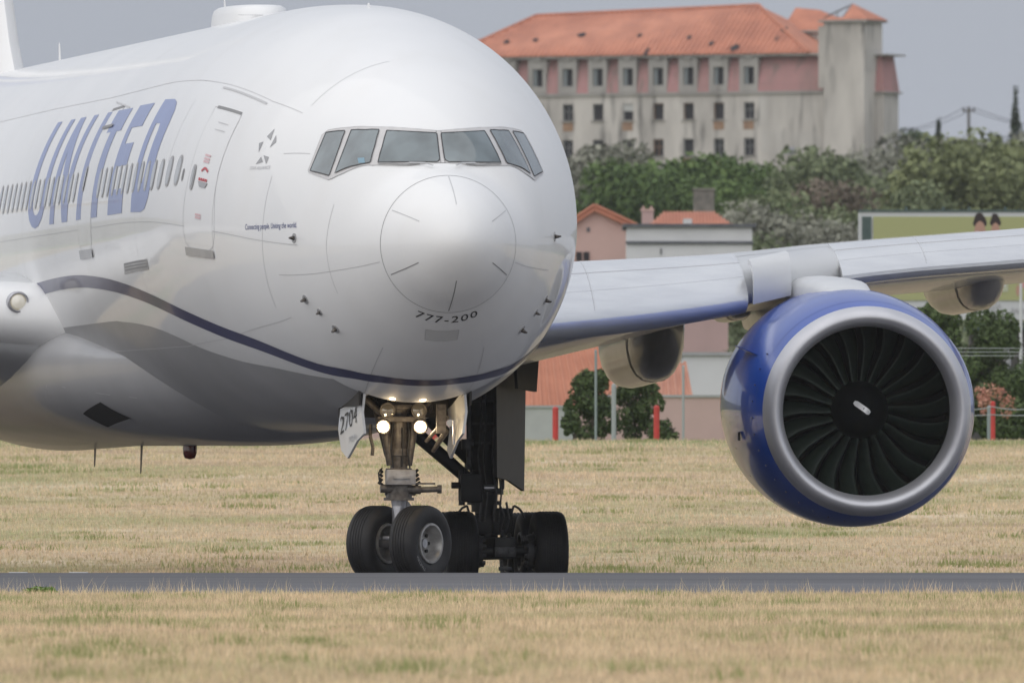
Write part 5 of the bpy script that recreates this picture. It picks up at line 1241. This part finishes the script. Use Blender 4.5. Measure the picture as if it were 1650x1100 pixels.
for i in range(27):
    t = i / 26; x = e0[0] + (e1[0] - e0[0]) * t; k = min(1, (x - e0[0]) / (r0_[0] - e0[0]), (e1[0] - x) / (e1[0] - r1_[0])); k = max(k, .02)
    b.cyl((x, 0, e0[2] + .02), (x, 3 * k, e0[2] + (r0_[2] - e0[2]) * k + .02), .05, .05, 5, False)
tag(b.build('tile_courses', M['tile'], rf2), kind='stuff')
c = HP(1108, 358, 0, Y, h); MB().box((c[0], .3, c[2]), (.34, .5, .26)).build('roof_vent', M['whitewall'], h)
Y = 860.
h = empty('stone_chimney', (at(1134, Y), Y, float(gh(at(1134, Y), Y)) - .3)); tag(h, 'square rough stone chimney standing behind the orange hipped roof', 'chimney')
c0, c1 = HP(1117, 420, 0, Y, h), HP(1151, 307, 0, Y, h)
MB().box((0, 0, (c1[2]) / 2), (.84, .9, c1[2]), bev=.03).build('shaft', M['stone'], h)
MB().box((.0, 0, c1[2] + .03), (.92, .98, .1), bev=.02).build('cap', M['stone'], h)

# billboard
Y = 700.; h = empty('billboard', (at(1520, Y), Y, float(gh(at(1520, Y), Y)) - .2)); tag(h, 'wide olive green billboard with white frame partly hidden by the wing', 'billboard')
M['bfield'] = mat('billboard_olive_print', (.42, .43, .20), .6); M['bwhite'] = mat('billboard_white', (.62, .63, .64), .6); M['bdark'] = mat('billboard_dark_green', (.055, .09, .085), .6, col2=(.09, .13, .12), scale=5)
def B(px, py, dy=0): return HP(px, py, dy, Y, h)
def rect(x0, y0, x1, y1, d, m, nm, th=.03):
    a_, b_ = B(x0, y1), B(x1, y0); return MB().box(((a_[0] + b_[0]) / 2, d, (a_[2] + b_[2]) / 2), (b_[0] - a_[0], th, b_[2] - a_[2])).build(nm, m, h)
rect(1383, 342, 1790, 515, .08, M['bwhite'], 'board', .12)
rect(1407, 349, 1786, 484, -.01, M['bfield'], 'olive_print')
rect(1389, 349, 1404, 510, -.012, M['bdark'], 'dark_column')
rect(1383, 338, 1790, 341.5, .08, M['bdark'], 'top_rail', .2)
for px in (1460, 1520, 1562, 1620): MB().cyl((B(px, 338)[0], .1, B(px, 338)[2]), (B(px, 333)[0], .1, B(px, 333)[2]), .05).build('lamp_bracket', M['bdark'], h)
M['hair'] = mat('print_dark_hair', (.035, .022, .022), .7); M['skin'] = mat('print_skin', (.50, .29, .22), .7); M['pprint'] = mat('print_pink', (.62, .30, .28), .7); M['boxprint'] = mat('print_pale_box', (.52, .54, .40), .7)
def blob(cx, cy, rx, ry, m, nm, d, e=2.):
    pts = [B(cx + rx * math.cos(t) * (1 + .08 * math.sin(5 * t)), cy + ry * math.sin(t) * (1 + .08 * math.cos(4 * t)), d) for t in [i * 2 * math.pi / 20 for i in range(20)]]
    return mesh(nm, pts, [tuple(range(20))[::-1]], m, h)
for cx, s in ((1579, 1.), (1604, .8)):
    blob(cx, 358, 11 * s, 12 * s, M['hair'], 'printed_hair', -.030); blob(cx - 1, 349, 7 * s, 6 * s, M['hair'], 'printed_hair_bun', -.032); blob(cx, 370, 9 * s, 13 * s, M['skin'], 'printed_face', -.034)
rect(1600, 440, 1624, 470, -.03, M['boxprint'], 'printed_box'); rect(1604, 446, 1620, 462, -.05, M['whitewall'], 'printed_label')
blob(1650, 445, 12, 18, M['pprint'], 'printed_figure', -.03); blob(1640, 468, 3, 9, M['skin'], 'printed_arm', -.035)
def btext(s, px0, px1, py, hpx, nm='printed_lettering'):
    a_ = B(px0, py); b_ = B(px1, py); hh = hpx * Y / 34400.
    return text_patch(nm, s, lambda u, v: Vector((a_[0] + (b_[0] - a_[0]) * u, -.035, a_[2] + v * hh * 1.4)), M['logogrey'], h)
btext('SELSA', 1591, 1613, 497.5, 9); btext('GENG.', 1592, 1614, 508.5, 9); btext('PARQUE', 1630, 1668, 505, 9)
for px in (1420, 1520, 1623, 1720): MB().cyl((B(px, 515)[0], .15, B(px, 515)[2]), (B(px, 515)[0], .15, -.5), .12, .12, 8).build('leg', M['greypaint'], h)
rect(1570, 520, 1700, 524, .3, M['bdark'], 'lower_rail', .06)
# dark shed behind under the billboard
Y = 705.; h = empty('shed', (at(1625, Y), Y + 2, float(gh(at(1625, Y), Y)) - .2)); tag(h, 'dark low shed under the billboard', 'shed')
c0, c1 = HP(1565, 600, 0, Y, h), HP(1740, 530, 0, Y, h)
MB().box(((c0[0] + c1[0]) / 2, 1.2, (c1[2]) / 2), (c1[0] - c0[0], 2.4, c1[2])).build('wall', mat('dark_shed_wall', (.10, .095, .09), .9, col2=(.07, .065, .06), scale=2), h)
MB().box(((c0[0] + c1[0]) / 2, 1.2, c1[2] + .05), (c1[0] - c0[0] + .3, 2.8, .1)).build('roof', M['bdark'], h)
# street lamp in front of the billboard
Y = 640.; h = empty('lamp_post', (at(1645, Y), Y, float(gh(at(1645, Y), Y)))); tag(h, 'thin pale lamp post in front of the billboard at the right edge', 'lamp post')
z1_ = wz(455, Y) - h.location.z
MB().cyl((0, 0, -.2), (0, 0, z1_), .055, .04, 8).build('pole', M['whitewall'], h); MB().tube([(0, 0, z1_), (-.12, 0, z1_ + .12), (-.5, 0, z1_ + .2)], .03, 6).build('arm', M['whitewall'], h)

# houses and walls right behind the field
Y = 600.
def house_roof(name, label, px0, px1, pyr, pye, Yr, wallpy, mroof, mwall, roof_px=None, depth=7.):
    h = empty(name, (at((px0 + px1) / 2, Yr), Yr, 4.1)); tag(h, label, 'house')
    f = lambda px, py, dy=0: HP(px, py, dy, Yr, h)
    rp = roof_px or (px0, px1)
    e0, e1 = f(px0, pye), f(px1, pye); k = (Yr + 3.2) / Yr
    r0_, r1_ = f(rp[0], pyr), f(rp[1], pyr); r0_ = (r0_[0] * 1., 3.2, r0_[2]); r1_ = (r1_[0], 3.2, r1_[2])
    b0, b1 = (e0[0], 6.4, e0[2]), (e1[0], 6.4, e1[2])
    MB().box(((e0[0] + e1[0]) / 2, 3.3, e0[2] / 2 - .3), (e1[0] - e0[0] - .2, 6, e0[2] + .5)).build('wall', mwall, h)
    rf = mesh('roof', [e0, e1, b1, b0, r0_, r1_], [(0, 1, 5, 4), (1, 2, 5), (2, 3, 4, 5), (3, 0, 4)], mroof, h)
    tile_rows(Vector(e0) + Vector((0, -.03, .015)), Vector(e1) + Vector((0, -.03, .015)), Vector(r0_) + Vector((0, 0, .015)), Vector(r1_) + Vector((0, 0, .015)), max(10, int((e1[0] - e0[0]) / .24)), .05, 'tile_courses', mroof, rf)
    return h
M['tilep'] = mat('pale_orange_tiles', (.56, .245, .155), .9, col2=(.48, .20, .125), scale=1.2, detail=6)
M['tilepb'] = mat('pinkish_orange_tiles', (.54, .27, .19), .9, col2=(.46, .22, .155), scale=1.2, detail=6)
house_roof('tiled_house', 'broad orange tiled roof house behind the field between main gear and bushes', 700, 1000, 545, 656, 600, 700, M['tilep'], M['greywall'], (740, 960))
h = empty('gable_wall', (at(998, 612), 612, 4.1)); tag(h, 'pale pink gable wall peeking above the bushes under the wing', 'wall')
V = [HP(960, 660, 0, 612, h), HP(1040, 660, 0, 612, h), HP(1030, 590, 0, 612, h), HP(998, 550, 0, 612, h), HP(966, 590, 0, 612, h)]; V2 = [(x, y + 4, z) for x, y, z in V]
mesh('render', V + V2, [tuple(range(5)), tuple(range(5, 10))[::-1]] + [(i, (i + 1) % 5, 5 + (i + 1) % 5, 5 + i) for i in range(5)], M['pinkb'], h)
house_roof('tiled_house', 'smaller orange tiled roof house right of the bushes under the wing', 985, 1118, 582, 662, 590, 700, M['tilepb'], M['pinkb'], (1010, 1105))
h = empty('white_house', (at(1160, 640), 640, 4.1)); tag(h, 'pale white house wall seen between flap fairing and engine', 'house')
c0, c1 = HP(1100, 700, 0, 640, h), HP(1260, 572, 0, 640, h)
MB().box(((c0[0] + c1[0]) / 2, 3, c1[2] / 2), (c1[0] - c0[0], 6, c1[2])).build('wall', M['whitewall'], h)
MB().box(((c0[0] + c1[0]) / 2, 3, c1[2] + .04), (c1[0] - c0[0] + .2, 6.2, .1)).build('coping', M['greywall'], h)
def lowwall(px0, px1, pyt, Yw, m, label, name='boundary_wall'):
    h = empty(name, (at((px0 + px1) / 2, Yw), Yw, float(gh(0, Yw)))); c0, c1 = HP(px0, 714, 0, Yw, h), HP(px1, pyt, 0, Yw, h)
    MB().box((0, 0, c1[2] / 2 - .1), (c1[0] - c0[0], .22, c1[2] + .2)).build('masonry', m, h); MB().box((0, 0, c1[2] + .03), (c1[0] - c0[0] + .05, .30, .06)).build('coping', M['greywall'] if m != M['greywall'] else M['whitewall'], h)
    return tag(h, label, 'wall')
lowwall(838, 925, 657, 522, mat('pale_grey_wall', (.50, .50, .50), .9, col2=(.42, .42, .425), scale=1.5), 'pale grey boundary wall right behind the main gear')
lowwall(560, 836, 648, 523, M['pinkb'], 'pink boundary wall seen between nose gear and main gear')
lowwall(928, 1260, 640, 524, M['pinkb'], 'long pink boundary wall behind the bushes and the engine')
# red posts, grey posts and fence wires along the field
M['redpost'] = mat('red_post_paint', (.62, .05, .045), .5, col2=(.52, .05, .04), scale=5)
M['concpost'] = mat('concrete_post', (.38, .40, .41), .8)
M['bluepost'] = mat('blue_grey_post', (.27, .31, .32), .6)
def post(px, pyt, Yp, r, m, label, name='post', cat='post', pyb=712):
    x = at(px, Yp); zt = wz(pyt, Yp); g = float(gh(x, Yp))
    o = MB().cyl((0, 0, -.3), (0, 0, zt - g), r, r, 12).cyl((0, 0, zt - g), (0, 0, zt - g + .03), r, r * .4, 12).build(name, m); o.location = (x, Yp, g); autosmooth(o)
    return tag(o, label, cat)
post(895, 657, 504, .07, M['redpost'], 'red post in front of the pale grey wall behind the main gear', 'red_post')
post(1058, 655, 504, .07, M['redpost'], 'red post in front of the dark bushes under the wing', 'red_post')
post(700, 690, 504, .07, M['redpost'], 'red post seen between nose gear and main gear', 'red_post')
post(1600, 648, 500, .055, M['redpost'], 'red post right of the engine in front of the dark shrubs', 'red_post')
post(960, 565, 503, .03, M['bluepost'], 'tall blue grey steel post rising above the left bush', 'steel_post')
post(989, 620, 503, .055, M['concpost'], 'short pale concrete post between the two rounded bushes', 'concrete_post')
post(1101, 590, 506, .03, M['concpost'], 'tall grey post right of the bushes under the flap fairing', 'steel_post')
post(1594, 655, 501, .05, M['bluepost'], 'blue grey post touching the red post right of the engine', 'steel_post')
h = empty('wire_fence', (at(1620, 500), 500, float(gh(0, 500)))); tag(h, 'sagging wire strands strung between posts right of the engine', 'fence')
for py, sag in ((655, .07), (668, .02)):
    pts = []
    for s0, s1 in ((1530, 1599), (1599, 1680), (1680, 1760)):
        for i in range(8):
            t = i / 8; c = HP(s0 + (s1 - s0) * t, py, -.07, 500, h); pts.append((c[0], c[1], c[2] - sag * 4 * t * (1 - t)))
    MB().tube(pts, .012, 5).build('wire', M['concpost'], h)
h = empty('wire_fence', (at(1600, 530), 530, float(gh(0, 530)))); tag(h, 'three fine taut wires in front of the dark trees above the red post', 'fence')
for py in (561, 567, 573):
    c0, c1 = HP(1500, py, 0, 530, h), HP(1720, py, 0, 530, h); MB().cyl(c0, c1, .010, .010, 5).build('wire', M['concpost'], h)
for px in (1500, 1720):
    c0, c1 = HP(px, 702, 0, 530, h), HP(px, 558, 0, 530, h); MB().cyl((c0[0], 0, -.1), c1, .03, .03, 6).build('post', M['bluepost'], h)

# ------------------------------------------------------------------ haze
hz = MB().box((0, 2500, 30), (1600, 5400, 74)).build('haze', None); hz.data.materials.clear()
hm = bpy.data.materials.new('haze_air'); hm.use_nodes = True; n, l = hm.node_tree.nodes, hm.node_tree.links
n.remove(n['Principled BSDF']); pv = n.new('ShaderNodeVolumePrincipled'); pv.inputs['Color'].default_value = (.86, .91, 1, 1); pv.inputs['Density'].default_value = .00004
l.new(pv.outputs[0], n['Material Output'].inputs['Volume']); hz.data.materials.append(hm); tag(hz, 'thin pale haze over the airfield and hill', 'haze', kind='stuff')
